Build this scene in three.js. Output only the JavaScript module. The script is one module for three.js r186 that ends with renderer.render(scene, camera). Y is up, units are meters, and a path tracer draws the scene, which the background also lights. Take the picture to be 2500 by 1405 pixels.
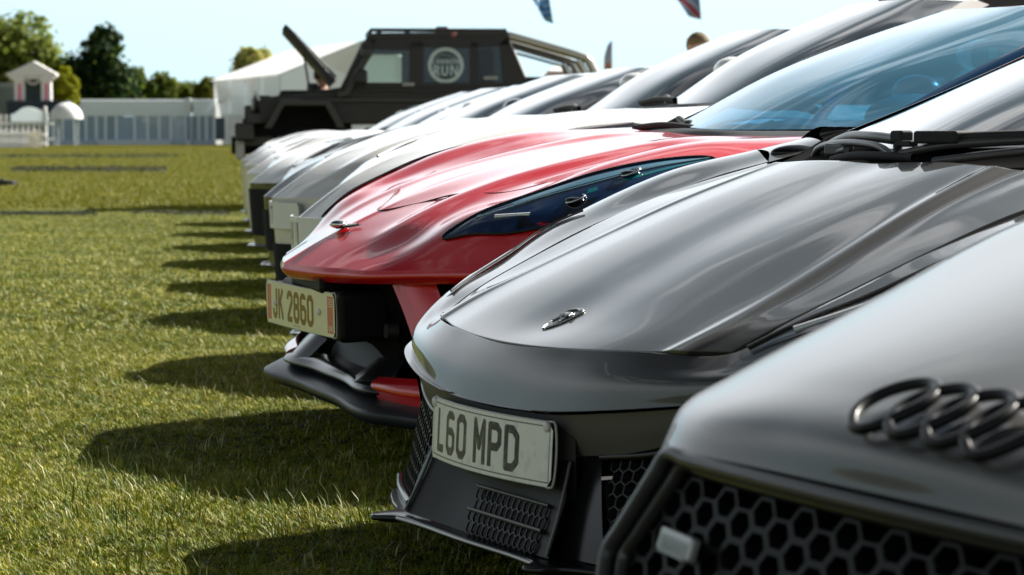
import * as THREE from 'three';
import { RoundedBoxGeometry } from 'three/addons/geometries/RoundedBoxGeometry.js';
import { mergeGeometries } from 'three/addons/utils/BufferGeometryUtils.js';
import { MarchingCubes } from 'three/addons/objects/MarchingCubes.js';
import { ImprovedNoise } from 'three/addons/math/ImprovedNoise.js';

// ------------------------------------------------------------------ camera, sky, sun, exposure
const scene = new THREE.Scene();
const F = 6500, PW = 2500, PH = 1405, HORIZON = 338, CAM_H = 0.8;          // focal length in photo pixels
const camera = new THREE.PerspectiveCamera(2 * Math.atan(PH / 2 / F) * 180 / Math.PI, PW / PH, 0.05, 3000);
camera.position.set(0, CAM_H, 0);
camera.rotation.x = -Math.atan((PH / 2 - HORIZON) / F);
camera.focus = 5.6;
camera.userData.fStop = 9.4;
scene.add(camera);

const SUN_EL = 38 * Math.PI / 180, SUN_AZ = [0.79, -0.61];                // to the right and beyond, so that the cars stand against the light
const sunDir = new THREE.Vector3(SUN_AZ[0] * Math.cos(SUN_EL), Math.sin(SUN_EL), SUN_AZ[1] * Math.cos(SUN_EL)).normalize();

const noise = new ImprovedNoise();
function fbm(x, y, z, o = 5) { let s = 0, a = .5, f = 1; for (let i = 0; i < o; i++) { s += a * noise.noise(x * f, y * f, z * f); a *= .5; f *= 2.03; } return s; }
const sstep = (a, b, x) => { const t = Math.min(1, Math.max(0, (x - a) / (b - a))); return t * t * (3 - 2 * t); };
const mix = (a, b, t) => a + (b - a) * t;
{
  const W = 2048, H = 1024, data = new Float32Array(W * H * 4);
  for (let j = 0; j < H; j++) for (let i = 0; i < W; i++) {
    const th = ((j + .5) / H - .5) * Math.PI, ph = ((i + .5) / W - .5) * 2 * Math.PI;
    const x = Math.cos(th) * Math.cos(ph), y = Math.sin(th), z = Math.cos(th) * Math.sin(ph);
    let r, g, b;
    if (y > 0) {
      const el = Math.asin(y) * 180 / Math.PI, E = [0, 9, 15, 20, 27, 45, 90], q = [.55, .72, .80, .56, .14, .035, .018];
      let i = 0; while (i < 5 && el > E[i + 1]) i++;
      const kk = (el - E[i]) / (E[i + 1] - E[i]); let base = mix(q[i], q[i + 1], kk), ch = sstep(0, 60, el);
      const az = mix(.42, 1, sstep(-.35, .72, (x * SUN_AZ[0] + z * SUN_AZ[1]) / Math.max(.05, Math.hypot(x, z))));
      base *= az;
      const wh = sstep(2, 12, el) * sstep(32, 18, el);
      r = base * mix(mix(.655, .62, ch), .9, wh); g = base * mix(mix(.885, .88, ch), .97, wh); b = base * mix(mix(.97, 1.25, ch), 1.03, wh);
      const s = Math.max(0, x * sunDir.x + y * sunDir.y + z * sunDir.z), gl = .16 * Math.pow(s, 8) + .9 * Math.pow(s, 50) + .06 * sstep(.2, .8, x) * sstep(30, 0, el);
      r += gl; g += gl * .98; b += gl * .93;
      const px = x / (y + .16), pz = z / (y + .16);
      const warp = fbm(px * .6 + 7, pz * .6, 2.2, 3) * 1.6;
      let c = fbm(px * 4.2 + warp * 2 + 3.1, pz * 8.5 + warp * 1.6, 5.5, 6) + .35 * fbm(px * .5, pz * .8, 9.1, 3);
      c = sstep(-.04, .26, c) * sstep(.16, .3, y);
      const fine = .7 + .9 * fbm(px * 7 + warp * 2, pz * 24 + warp * 2, 1.5, 4);
      c = Math.min(1, Math.max(0, c * fine)) * mix(1, .06, sstep(30, 52, el));
      c *= .85; r = mix(r, Math.max(r, .60 * az), c); g = mix(g, Math.max(g, .61 * az), c); b = mix(b, Math.max(b, .62 * az), c);
    } else { const k = sstep(0, -.08, y); r = mix(.39, .08, k); g = mix(.48, .085, k); b = mix(.51, .02, k); }
    const o = (j * W + i) * 4; data[o] = r; data[o + 1] = g; data[o + 2] = b; data[o + 3] = 1;
  }
  const sky = new THREE.DataTexture(data, W, H, THREE.RGBAFormat, THREE.FloatType);
  sky.mapping = THREE.EquirectangularReflectionMapping; sky.magFilter = THREE.LinearFilter; sky.minFilter = THREE.LinearFilter; sky.needsUpdate = true;
  scene.background = sky; scene.environment = sky;
}
const sun = new THREE.DirectionalLight(new THREE.Color(1, .955, .87), 5);
sun.position.copy(sunDir).multiplyScalar(80).add(new THREE.Vector3(0, 0, -15)); sun.target.position.set(0, 0, -15);
sun.castShadow = true; sun.shadow.mapSize.set(4096, 4096); sun.shadow.bias = -.0004;
Object.assign(sun.shadow.camera, { left: -30, right: 30, top: 30, bottom: -30, near: 1, far: 220 });
scene.add(sun, sun.target);

const renderer = new THREE.WebGLRenderer({ antialias: true });
renderer.setSize(1024, 575);
renderer.toneMapping = THREE.LinearToneMapping;
renderer.toneMappingExposure = 2.25;
renderer.shadowMap.enabled = true;

// ------------------------------------------------------------------ small tools
let seed = 20240511;
const rnd = () => { seed = (seed + 0x6D2B79F5) | 0; let t = Math.imul(seed ^ (seed >>> 15), 1 | seed); t = (t + Math.imul(t ^ (t >>> 7), 61 | t)) ^ t; return ((t ^ (t >>> 14)) >>> 0) / 4294967296; };
const rr = (a, b) => a + (b - a) * rnd();
const V = (t, u, y) => new THREE.Vector3(u, y, -t);                       // car axes: t across (+ away from the camera), u backwards from the nose, y up
const W3 = (x, y, z) => new THREE.Vector3(x, y, z);
const px2w = (x, y, D) => W3((x - PW / 2) * D / F, CAM_H + (HORIZON - y) * D / F, -D);   // a place D metres away that is seen at that pixel
const used = {};
function nm(name) { const n = used[name] = (used[name] ?? -1) + 1; return n ? `${name}_${String(n).padStart(3, '0')}` : name; }
function part(name, geo, mat, parent, label) {
  const m = new THREE.Mesh(Array.isArray(geo) ? join(geo) : geo, mat); m.name = name; m.castShadow = m.receiveShadow = true;
  if (label) m.userData.label = label;
  parent.add(m); return m;
}
const each = (name, geos, mat, parent) => geos.map((g) => part(name, g, mat, parent));
function join(list) {
  const l = list.map((g) => { const q = g.index ? g.toNonIndexed() : g; const o = new THREE.BufferGeometry(); o.setAttribute('position', q.attributes.position); o.setAttribute('normal', q.attributes.normal); o.setAttribute('uv', q.attributes.uv ?? new THREE.BufferAttribute(new Float32Array(q.attributes.position.count * 2), 2)); return o; });
  return mergeGeometries(l);
}
function thing(name, label, category, pos, rot = 0, group) {
  const o = new THREE.Group(); o.name = nm(name); o.position.set(...pos); o.rotation.y = rot; o.userData = { label, category };
  o.rotation.order = 'YXZ';
  if (group) o.userData.group = group;
  scene.add(o); return o;
}
function struct(name, geo, mat) { const m = new THREE.Mesh(geo, mat); m.name = name; m.receiveShadow = m.castShadow = true; m.userData.kind = 'structure'; scene.add(m); return m; }
const box = (w, h, d, x = 0, y = 0, z = 0, r = 0) => { const g = r ? new RoundedBoxGeometry(w, h, d, 2, r) : new THREE.BoxGeometry(w, h, d); return g.translate(x, y, z); };
const tube = (pts, r, seg = 24, rs = 8, closed = false) => new THREE.TubeGeometry(new THREE.CatmullRomCurve3(pts, closed, 'centripetal'), seg, r, rs, closed);
function rod(a, b, r, rs = 8) { const d = b.clone().sub(a), g = new THREE.CylinderGeometry(r, r, d.length(), rs); g.applyQuaternion(new THREE.Quaternion().setFromUnitVectors(W3(0, 1, 0), d.clone().normalize())); return g.translate(...a.clone().add(b).multiplyScalar(.5)); }
function ball(r, x, y, z, sx = 1, sy = 1, sz = 1) { return new THREE.SphereGeometry(r, 16, 12).scale(sx, sy, sz).translate(x, y, z); }

// curves and skins through given points
function crv(pts, n) {
  if (pts.length === 2) return Array.from({ length: n + 1 }, (_, i) => pts[0].clone().lerp(pts[1], i / n));
  const c = new THREE.CatmullRomCurve3(pts, false, 'centripetal');
  return Array.from({ length: n + 1 }, (_, i) => c.getPoint(i / n));
}
function mir(half) { const neg = half.slice().reverse().map(([t, u, y]) => [-t, u, y]); if (half[0][0] === 0) neg.pop(); return [...neg, ...half]; }
const toV = (row) => row.map((p) => (p.isVector3 ? p : V(...p)));
function grid(rows, nu, nv) {
  const R = rows.map((r) => crv(toV(r), nu)), G = [];
  for (let j = 0; j <= nu; j++) { const col = crv(R.map((r) => r[j]), nv); col.forEach((p, i) => { (G[i] ??= [])[j] = p; }); }
  return G;
}
const mgrid = (rows, nu, nv) => grid(rows.map(mir), nu, nv);
function gridNormals(G) {
  const g = gridGeo(G), n = g.attributes.normal, w = G[0].length;
  return G.map((r, i) => r.map((_, j) => new THREE.Vector3().fromBufferAttribute(n, i * w + j)));
}
function gridGeo(G, flip = false) {
  const h = G.length, w = G[0].length, p = [], uv = [], ix = [];
  let vl = 0;
  for (let i = 0; i < h; i++) {
    if (i) vl += G[i][w >> 1].distanceTo(G[i - 1][w >> 1]);
    let ul = 0;
    for (let j = 0; j < w; j++) { if (j) ul += G[i][j].distanceTo(G[i][j - 1]); p.push(G[i][j].x, G[i][j].y, G[i][j].z); uv.push(ul, vl); }
  }
  for (let i = 0; i + 1 < h; i++) for (let j = 0; j + 1 < w; j++) {
    const a = i * w + j, b = a + 1, c = a + w, d = c + 1;
    if (flip) ix.push(a, c, b, b, c, d); else ix.push(a, b, c, b, d, c);
  }
  const g = new THREE.BufferGeometry(); g.setAttribute('position', new THREE.Float32BufferAttribute(p, 3)); g.setAttribute('uv', new THREE.Float32BufferAttribute(uv, 2)); g.setIndex(ix); g.computeVertexNormals();
  return g;
}
// pull a side of a grid in by `gap`, add a support line and turn the edge down by `depth`
function edged(G, sides, gap = .0025, depth = .012, flip = false) {
  const out = { gap: gap };
  const T = (A) => A[0].map((_, j) => A.map((r) => r[j]));
  let A = G.map((r) => r.map((p) => p.clone()));
  const one = (A, N, last) => {
    const L = A.length, e = last ? L - 1 : 0, q = last ? L - 2 : 1;
    const edge = A[e].map((p, j) => p.clone().lerp(A[q][j], Math.min(.4, gap / Math.max(1e-4, p.distanceTo(A[q][j])))));
    const sup = edge.map((p, j) => p.clone().lerp(A[q][j], Math.min(.6, .004 / Math.max(1e-4, p.distanceTo(A[q][j])))));
    const down = edge.map((p, j) => p.clone().addScaledVector(N[e][j], -depth).lerp(A[q][j], .02));
    const B = A.slice(); B[e] = edge;
    if (last) B.splice(e, 0, sup), B.push(down); else B.splice(1, 0, sup), B.unshift(down);
    return B;
  };
  for (const s of sides) {
    const N = gridNormals(A).map((r) => r.map((n) => (n.y < 0 && Math.abs(n.y) > .2 ? n.negate() : n)));
    if (s === 't') A = one(A, N, true); if (s === 'b') A = one(A, N, false);
    if (s === 'r') A = T(one(T(A), T(N), true)); if (s === 'l') A = T(one(T(A), T(N), false));
  }
  return A;
}
const shift = (G, d, flip = false) => { const N = gridNormals(G); return G.map((r, i) => r.map((p, j) => p.clone().addScaledVector(N[i][j], flip ? -d : d))); };
// finds the height of a skin above (t, u)
function dropper(geos) {
  const meshes = geos.map((g) => new THREE.Mesh(g, new THREE.MeshBasicMaterial({ side: THREE.DoubleSide }))), rc = new THREE.Raycaster();
  return (t, u, lift = .003) => {
    rc.set(W3(u, 3, -t), W3(0, -1, 0));
    const h = rc.intersectObjects(meshes)[0];
    if (!h) return V(t, u, .5);
    const n = h.face.normal.clone(); if (n.y < 0) n.negate();
    return h.point.clone().addScaledVector(n, lift);
  };
}
// hexagonal mesh: cells of half-width s on a sheet (a, b) -> point, wall w, depth d; sq squashes b
function hexMesh(fn, inside, a0, a1, b0, b1, s, w, d, sq = 1, flat = true) {
  const P = [], ix = [], q = Math.sqrt(3) * s;
  const quad = (A, B, C, D) => { const o = P.length / 3; for (const v of [A, B, C, D]) P.push(v.x, v.y, v.z); ix.push(o, o + 1, o + 2, o, o + 2, o + 3); };
  const nc = Math.ceil((flat ? (a1 - a0) / (1.5 * s) : (a1 - a0) / q)) + 1, nr = Math.ceil((flat ? (b1 - b0) / (q * sq) : (b1 - b0) / (1.5 * s * sq))) + 1;
  for (let i = 0; i <= nc; i++) for (let j = 0; j <= nr; j++) {
    const ca = flat ? a0 + i * 1.5 * s : a0 + (i + (j % 2) / 2) * q, cb = flat ? b0 + (j + (i % 2) / 2) * q * sq : b0 + j * 1.5 * s * sq;
    if (!inside(ca, cb)) continue;
    const pt = (k, r, z) => { const an = (k + (flat ? 0 : .5)) * Math.PI / 3; return fn(ca + Math.cos(an) * r, cb + Math.sin(an) * r * sq, z); };
    for (let k = 0; k < 6; k++) {
      quad(pt(k, s, 0), pt(k + 1, s, 0), pt(k + 1, s - w, 0), pt(k, s - w, 0));
      quad(pt(k, s - w, 0), pt(k + 1, s - w, 0), pt(k + 1, s - w * .8, d), pt(k, s - w * .8, d));
    }
  }
  const g = new THREE.BufferGeometry(); g.setAttribute('position', new THREE.Float32BufferAttribute(P, 3)); g.setAttribute('uv', new THREE.Float32BufferAttribute(new Float32Array(P.length / 3 * 2), 2)); g.setIndex(ix);
  const n = g.toNonIndexed(); n.computeVertexNormals(); return n;
}
function canvasTex(w, h, draw) { const c = document.createElement('canvas'); c.width = w; c.height = h; const g = c.getContext('2d'); draw(g, w, h); const t = new THREE.CanvasTexture(c); t.colorSpace = THREE.SRGBColorSpace; t.anisotropy = 8; return t; }
function noiseTex(n, fn, srgb = false) {
  const d = new Uint8Array(n * n * 4);
  for (let j = 0; j < n; j++) for (let i = 0; i < n; i++) { const v = fn(i / n, j / n), o = (j * n + i) * 4; for (let k = 0; k < 3; k++) d[o + k] = 255 * Math.min(1, Math.max(0, v[k] ?? v)); d[o + 3] = 255; }
  const t = new THREE.DataTexture(d, n, n); t.wrapS = t.wrapT = THREE.RepeatWrapping; t.magFilter = THREE.LinearFilter; t.minFilter = THREE.LinearFilter; if (srgb) t.colorSpace = THREE.SRGBColorSpace; t.needsUpdate = true; return t;
}
// noise that closes on itself
const tile = (x, y, s, z = 0) => { const a = x * 2 * Math.PI, b = y * 2 * Math.PI; return fbm(Math.cos(a) * s + 3, Math.sin(a) * s + z, Math.cos(b) * s + Math.sin(b) * s * 1.7, 4); };

// ------------------------------------------------------------------ materials
const lin = (r, g, b) => new THREE.Color().setRGB(r, g, b);
const std = (c, roughness = .6, metalness = 0, more = {}) => new THREE.MeshStandardMaterial({ color: lin(...c), roughness, metalness, side: THREE.DoubleSide, ...more });
const phys = (c, o) => new THREE.MeshPhysicalMaterial({ color: lin(...c), side: THREE.DoubleSide, ...o });
const flake = noiseTex(256, (x, y) => .5 + .5 * Math.sin(1e4 * Math.sin(x * 91.7 + y * 517.3)) * .5);
const paint = (c, metal = .3, rough = .35, more = {}) => phys(c, { metalness: metal, roughness: rough, clearcoat: 1, clearcoatRoughness: .02, ...more });
const M = {
  dark: paint([.060, .056, .051], .25, .4), red: paint([.66, .005, .012], .1, .32), silver: paint([.11, .105, .098], .25, .42, { clearcoat: .7, clearcoatRoughness: .06, specularIntensity: .6 }), pale: paint([.66, .63, .59], .3, .38),
  white: paint([.88, .85, .81], 0, .4), pearl: paint([.78, .75, .71], .1, .4), grey: paint([.10, .094, .085], .3, .4), black: paint([.012, .012, .012], 0, .4),
  gloss: phys([.008, .008, .009], { roughness: .2, specularIntensity: .7 }),
  plastic: std([.02, .02, .021], .55), matt: std([.008, .008, .008], .9), hole: phys([.006, .006, .006], { roughness: .8, specularIntensity: .05 }), cell: phys([.007, .007, .007], { roughness: .45, specularIntensity: .3 }), carbon: phys([.014, .018, .024], { roughness: .4, specularIntensity: .6 }), rubber: std([.018, .018, .018], .75), satin: std([.075, .074, .07], .35, .3),
  mesh: phys([.016, .016, .016], { roughness: .4, specularIntensity: .5 }), chrome: std([.75, .75, .74], .12, 1), alu: std([.55, .55, .54], .3, 1),
  glass: phys([.80, .92, .95], { roughness: .01, transmission: 1, thickness: 0, ior: 1.5 }),
  tint: phys([.026, .024, .021], { roughness: .03, clearcoat: 1, clearcoatRoughness: .01, ior: 1.55 }),
  lens: phys([.85, .9, .95], { roughness: .01, transmission: 1, thickness: 0, ior: 1.5 }),
  lampDark: phys([.004, .022, .075], { roughness: .1, clearcoat: 1, clearcoatRoughness: .02 }),
  reflector: std([.6, .62, .65], .15, 1), drl: std([.7, .72, .74], .25, .2),
  canvas: phys([.88, .90, .91], { roughness: .9, transmission: .45, thickness: 0 }), canvasBlue: phys([.90, .95, .97], { roughness: .9, transmission: .4, thickness: 0 }), navy: std([.012, .03, .055], .6), pink: std([.9, .26, .36], .6), redcloth: std([.75, .05, .08], .7),
  wood: phys([.86, .86, .84], { roughness: .7, transmission: .3, thickness: 0 }), frame: std([.74, .78, .80], .4), stone: std([.93, .89, .88], .7),
  truck: std([.026, .0235, .019], .5, .1), truckTrim: std([.05, .046, .038], .45, .2), steel: std([.5, .48, .42], .32, .9),
};
M.paneBlue = phys([.30, .44, .55], { roughness: .08, clearcoat: .6, clearcoatRoughness: .05 });

// ------------------------------------------------------------------ lettering for the number plates (strokes on an 79 x 50 mm cell)
const GLYPH = {
  L: [[[6, 0], [6, 73], [44, 73]]], '6': [[[40, 14], [40, 10], [34, 6], [16, 6], [6, 14], [6, 64], [16, 73], [34, 73], [44, 64], [44, 44], [34, 36], [8, 36]]], '0': [[[16, 6], [34, 6], [44, 15], [44, 64], [34, 73], [16, 73], [6, 64], [6, 15], [16, 6], [20, 6]]],
  M: [[[6, 79], [6, 4], [25, 48], [44, 4], [44, 79]]], P: [[[6, 79], [6, 6], [34, 6], [44, 14], [44, 34], [34, 43], [6, 43]]], D: [[[6, 73], [6, 6], [30, 6], [44, 18], [44, 61], [30, 73], [6, 73], [6, 66]]],
  J: [[[40, 0], [40, 64], [32, 73], [16, 73], [8, 64], [8, 54]]], K: [[[6, 0], [6, 79]], [[44, 0], [8, 44]], [[20, 32], [45, 79]]], '2': [[[6, 22], [6, 14], [15, 6], [35, 6], [44, 14], [44, 28], [8, 66], [8, 73], [46, 73]]],
  '8': [[[16, 6], [34, 6], [42, 13], [42, 30], [34, 37], [16, 37], [8, 30], [8, 13], [16, 6], [20, 6]], [[16, 37], [34, 37], [44, 45], [44, 64], [34, 73], [16, 73], [6, 64], [6, 45], [16, 37], [20, 37]]],
  V: [[[4, 0], [25, 76], [46, 0]]], A: [[[4, 79], [25, 3], [46, 79]], [[12, 54], [38, 54]]], H: [[[6, 0], [6, 79]], [[44, 0], [44, 79]], [[6, 39], [44, 39]]], N: [[[6, 79], [6, 4], [44, 75], [44, 0]]], '1': [[[25, 0], [25, 79]]], '7': [[[4, 6], [44, 6], [18, 79]]], E: [[[44, 6], [6, 6], [6, 73], [44, 73]], [[6, 39], [38, 39]]],
};
function plateTex(text, o) {
  return canvasTex(1040, 222, (g, w, h) => {
    const k = 2; g.fillStyle = o.bg; g.fillRect(0, 0, w, h);
    if (o.border) { g.strokeStyle = '#444'; g.lineWidth = 4; g.strokeRect(16, 14, w - 32, h - 28); }
    if (o.bands) { g.fillStyle = '#e08a68'; g.fillRect(16, 18, 74, h - 36); g.fillRect(w - 90, 18, 74, h - 36); g.fillStyle = '#f4e6d2'; g.font = 'bold 40px sans-serif'; g.textAlign = 'center'; g.fillText('UK', w - 53, h - 28); g.fillRect(w - 82, 30, 58, 4); g.fillRect(w - 82, 42, 58, 4); g.fillRect(w - 82, 54, 58, 4); g.fillRect(w - 82, 66, 58, 4); }
    let x = o.x0; g.strokeStyle = o.ink; g.lineWidth = 14.5 * k; g.lineJoin = 'round'; g.lineCap = 'butt';
    for (const ch of text) {
      if (ch === ' ') { x += o.space * k; continue; }
      for (const st of GLYPH[ch]) { g.beginPath(); st.forEach(([a, b], i) => (i ? g.lineTo : g.moveTo).call(g, x + a * k * o.sx, 32 + b * k)); g.stroke(); }
      x += (50 * o.sx + o.gap) * k;
    }
    if (o.scratch) {
      for (let i = 0; i < 620; i++) { const sx = rnd() * w, sy = rnd() * h, l = 8 + rnd() * 40, a = -1.9 + rnd() * .7; g.strokeStyle = `rgba(255,255,255,${.12 + rnd() * .38})`; g.lineWidth = 1 + rnd() * 1.6; g.beginPath(); g.moveTo(sx, sy); g.lineTo(sx + Math.cos(a) * l, sy + Math.sin(a) * l); g.stroke(); }
      for (let i = 0; i < 90; i++) { const sx = rnd() * w, sy = rnd() * h, r = 4 + rnd() * 14; g.fillStyle = `rgba(200,200,200,${.08 + rnd() * .2})`; g.beginPath(); g.arc(sx, sy, r, 0, 7); g.fill(); }
      g.fillStyle = '#444'; g.font = '9px sans-serif'; g.fillText('', 10, 10);
    }
    if (o.small) { g.fillStyle = o.ink; g.font = '13px sans-serif'; g.textAlign = 'center'; g.fillText(o.small, w / 2, h - 13); }
  });
}
// a slightly bowed plate with rounded corners, thickness and screws
function numberPlate(car, tex, { u, y, lean = 0, bow = .3, yaw = 0, w = .52, h = .111, screws = [], label, back = 'rgb' }) {
  const n = 26, G = [], B = [];
  const at = (s, q, d) => { const t = s * w / 2, up = q * h / 2; return V(t * Math.cos(yaw), u + bow * t * t + t * Math.sin(yaw) - lean * up + d, y + up); };
  const p = [], uv = [], ix = [];
  const cr = .09;
  for (let j = 0; j <= 8; j++) for (let i = 0; i <= n; i++) {
    let q = j / 4 - 1, s = 1 - i / n * 2; // s runs far -> near; text reads from the car's right (far) to left (near)
    const lim = 1 - Math.max(0, Math.abs(q) - .88) * .35; s *= lim;
    const P = at(s, q, 0); p.push(P.x, P.y, P.z); uv.push((1 - s) / 2, (q + 1) / 2);
  }
  for (let j = 0; j < 8; j++) for (let i = 0; i < n; i++) { const a = j * (n + 1) + i, c = a + n + 1; ix.push(a, a + 1, c, a + 1, c + 1, c); }
  const g = new THREE.BufferGeometry(); g.setAttribute('position', new THREE.Float32BufferAttribute(p, 3)); g.setAttribute('uv', new THREE.Float32BufferAttribute(uv, 2)); g.setIndex(ix); g.computeVertexNormals();
  const mat = new THREE.MeshPhysicalMaterial({ map: tex, roughness: .4, side: THREE.DoubleSide });
  const pl = part('number_plate', g, mat, car, label);
  const rim = []; for (let i = 0; i <= n; i++) rim.push(at(1 - i / n * 2, 1, .003)); for (let i = 0; i <= n; i++) rim.push(at(-1 + i / n * 2, -1, .003));
  part('plate_edge', tube(rim, .0022, 120, 6, true), std([.5, .5, .48], .4), pl);
  const backing = []; for (let j = 0; j <= 1; j++) backing.push(Array.from({ length: n + 1 }, (_, i) => at(1 - i / n * 2, j * 2 - 1, .005)));
  part('plate_back', gridGeo(backing), M.plastic, pl);
  for (const [s, q] of screws) { const c = at(s, q, -.002); part('screw', new THREE.SphereGeometry(.0095, 14, 8).scale(.55, 1, 1).translate(c.x, c.y, c.z), std([.72, .72, .70], .35), pl); }
  return pl;
}

// ------------------------------------------------------------------ the parts that all the cars share: flanks, tail, roof, glass, wheels
function wheel(car, u, t, r = .34) {
  const s = Math.sign(t), g = new THREE.LatheGeometry([[.24, -.1], [.315, -.105], [r - .006, -.085], [r, 0], [r - .006, .085], [.315, .105], [.24, .1]].map(([a, b]) => new THREE.Vector2(a, b)), 40);
  g.rotateX(Math.PI / 2); g.translate(u, r, -t);
  const w = part('wheel', new THREE.CylinderGeometry(.245, .245, .16, 28, 1, true).rotateX(Math.PI / 2).translate(u, r, -t), M.satin, car);
  part('tyre', g, M.rubber, w);
  const sp = []; for (let k = 0; k < 10; k++) sp.push(new THREE.BoxGeometry(.2, .024, .03).translate(.14, 0, 0).rotateZ(k * Math.PI / 5).translate(u, r, -t - s * .075));
  sp.push(new THREE.CylinderGeometry(.06, .06, .03, 16).rotateX(Math.PI / 2).translate(u, r, -t - s * .075)); part('rim', sp, M.satin, w);
}
function bodyRear(car, mat, o) {
  const { u0 = 1.15, sx = 1, sy = 1, wd = 1, belt = .80, deck = .88, front = null } = o;
  const st = [u0, 1.5, 2.1, 2.8, 3.4, 3.95, 4.3, 4.42], U = (u) => u * sx;
  const side = (s) => st.map((u, i) => {
    const k = i / (st.length - 1), b = mix(belt, deck, sstep(.2, .7, k)), in_ = i > 5 ? (i - 5) * .035 : 0, bul = i === 4 || i === 5 ? .02 : i === 2 ? -.015 : 0;
    return [[.84, .13], [.92, .2], [.95 + bul, .34], [.955 + bul, .52], [.95 + bul, .66], [.90 + bul, b - .04], [.80 + bul, b + .012], [.72, b + .015]].map(([t, y]) => V(s * (t - in_) * wd, U(u), y * sy));
  });
  const far = grid(side(1), 28, 34), near = grid(side(-1), 28, 34);
  part('rear_wing', gridGeo(far), mat, car); part('rear_wing', gridGeo(near, true), mat, car);
  const last = side(1)[7], tail = last.map((p) => [p, V(0, p.x + .05, p.y), new THREE.Vector3(p.x, p.y, -p.z)]);
  part('rear_bumper', gridGeo(grid(tail, 16, 16)), mat, car);
  const dk = [2.95, 3.4, 3.95, 4.3, 4.42].map((u, i) => { const k = (u - u0) / (4.42 - u0), b = mix(belt, deck, sstep(.2, .7, k)); return [[0, U(u), (b + .035 - i * .004) * sy], [.4 * wd, U(u), (b + .03 - i * .004) * sy], [.725 * wd, U(u), (b + .014) * sy]]; });
  part('engine_cover', gridGeo(mgrid(dk, 16, 12)), mat, car);
  part('underbody', gridGeo(grid([[V(-.86 * wd, .25, .12 * sy), V(.86 * wd, .25, .12 * sy)], [V(-.86 * wd, U(4.4), .13 * sy), V(.86 * wd, U(4.4), .13 * sy)]], 4, 4)), M.matt, car);
  for (const u of [.98, 3.62]) for (const s of [-1, 1]) {
    wheel(car, U(u), s * .86 * wd, .34 * Math.min(1.05, sy));
    part('wheel_arch', new THREE.TorusGeometry(.375, .02, 8, 40, Math.PI).translate(U(u), .33, -s * .955 * wd), M.plastic, car);
  }
  for (const s of [-1, 1]) part('rear_light', box(.03, .05, .34, U(4.43), .7 * sy, s * .55 * wd, .012), std([.3, .01, .01], .2), car);
}
// ws: half rows of the windscreen from base to header; then roof and tail glass
function greenhouse(car, mat, glassMat, o) {
  const { ws, sx = 1, sy = 1, belt = .80, deck = .88, roofEnd = 2.75, wd = 1, pillar = M.gloss, u0 = 1.15, topW = .48, darkRoof = null, seg = 20 } = o;
  const S = (rows) => rows.map((r) => r.map(([t, u, y]) => [t * wd, u * sx, y * sy]));
  const W = S(ws), head = ws[ws.length - 1], he = head[head.length - 1], hc = head[0];
  part('windscreen', gridGeo(mgrid(W, 24, seg)), glassMat, car);
  const roof = [head, head.map(([t, u, y]) => [t * 1.005, u + .3, y + .018]), head.map(([t, u, y]) => [t * .99, u + .55, y + .005]), head.map(([t, u, y]) => [t * .95, roofEnd + .1, y - .06])];
  part('roof', gridGeo(mgrid(S(roof), 24, 18)), darkRoof ?? mat, car);
  const rg = [roof[3], [[0, roofEnd + .45, deck + .13], [he[0] * .5, roofEnd + .45, deck + .12], [he[0] * .95, roofEnd + .4, deck + .09]], [[0, roofEnd + .85, deck + .035], [he[0] * .55, roofEnd + .85, deck + .032], [he[0] * 1.05, roofEnd + .75, deck + .02]]];
  part('rear_window', gridGeo(mgrid(S(rg), 16, 10)), M.tint, car);
  const up = [...ws.map((r) => r[r.length - 1]), ...roof.slice(1).map((r) => r[r.length - 1]), rg[1][2], rg[2][2]];
  const n = up.length, uA = up[0][1], uB = up[n - 1][1];
  const lo = up.map((_, i) => { const u = mix(uA, uB + .05, i / (n - 1)), k = (u - u0) / (4.42 - u0); return [mix(up[0][0] + .02, .74, Math.min(1, i * .35)), u, mix(belt, deck, sstep(.2, .7, k)) + .012]; });
  for (const s of [-1, 1]) {
    const f = (r) => r.map(([t, u, y]) => V(s * t * wd, u * sx, y * sy));
    const mid = up.map((p, i) => [(p[0] + lo[i][0]) / 2 + .02, (p[1] + lo[i][1]) / 2, (p[2] + lo[i][2]) / 2]);
    part('side_window', gridGeo(grid([f(lo), f(mid), f(up)], 30, 8)), o.sideGlass ?? glassMat, car);
    const pr = [];
    ws.forEach((r) => { const e = r[r.length - 1]; pr.push([V(s * (e[0] - .012) * wd, e[1] * sx, e[2] * sy + .006), V(s * (e[0] + .012) * wd, (e[1] + .012) * sx, e[2] * sy + .004), V(s * (e[0] + .035) * wd, (e[1] + .05) * sx, e[2] * sy - .014)]); });
    part('windscreen_pillar', gridGeo(grid(pr, 6, seg)), pillar, car);
  }
}
function doorMirror(car, mat, t, u, y, s) {
  const g = new THREE.SphereGeometry(.1, 20, 14).scale(.75, .55, 1.05); g.translate(u, y, -t);
  const m = part('door_mirror', [g, rod(V(t - s * .2, u + .02, y - .09), V(t, u, y - .02), .022)], mat, car);
  part('mirror_glass', new THREE.CircleGeometry(.08, 20).scale(1.1, .6, 1).rotateY(Math.PI / 2).translate(u + .076, y, -t), M.reflector, m);
}
function wiper(car, base, elbow, tip0, tip1, r = .007) {
  const w = part('wiper', [rod(base, elbow, r * 1.2), rod(elbow, tip0.clone().lerp(tip1, .5), r), ball(r * 2, base.x, base.y, base.z)], M.satin, car);
  part('wiper_blade', [tube([tip0, tip0.clone().lerp(tip1, .5).add(W3(0, .008, 0)), tip1], r * .9, 16, 6), tube([tip0.clone().add(W3(.004, -.008, 0)), tip1.clone().add(W3(.004, -.008, 0))], r * .6, 10, 5)], M.rubber, w);
}

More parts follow.
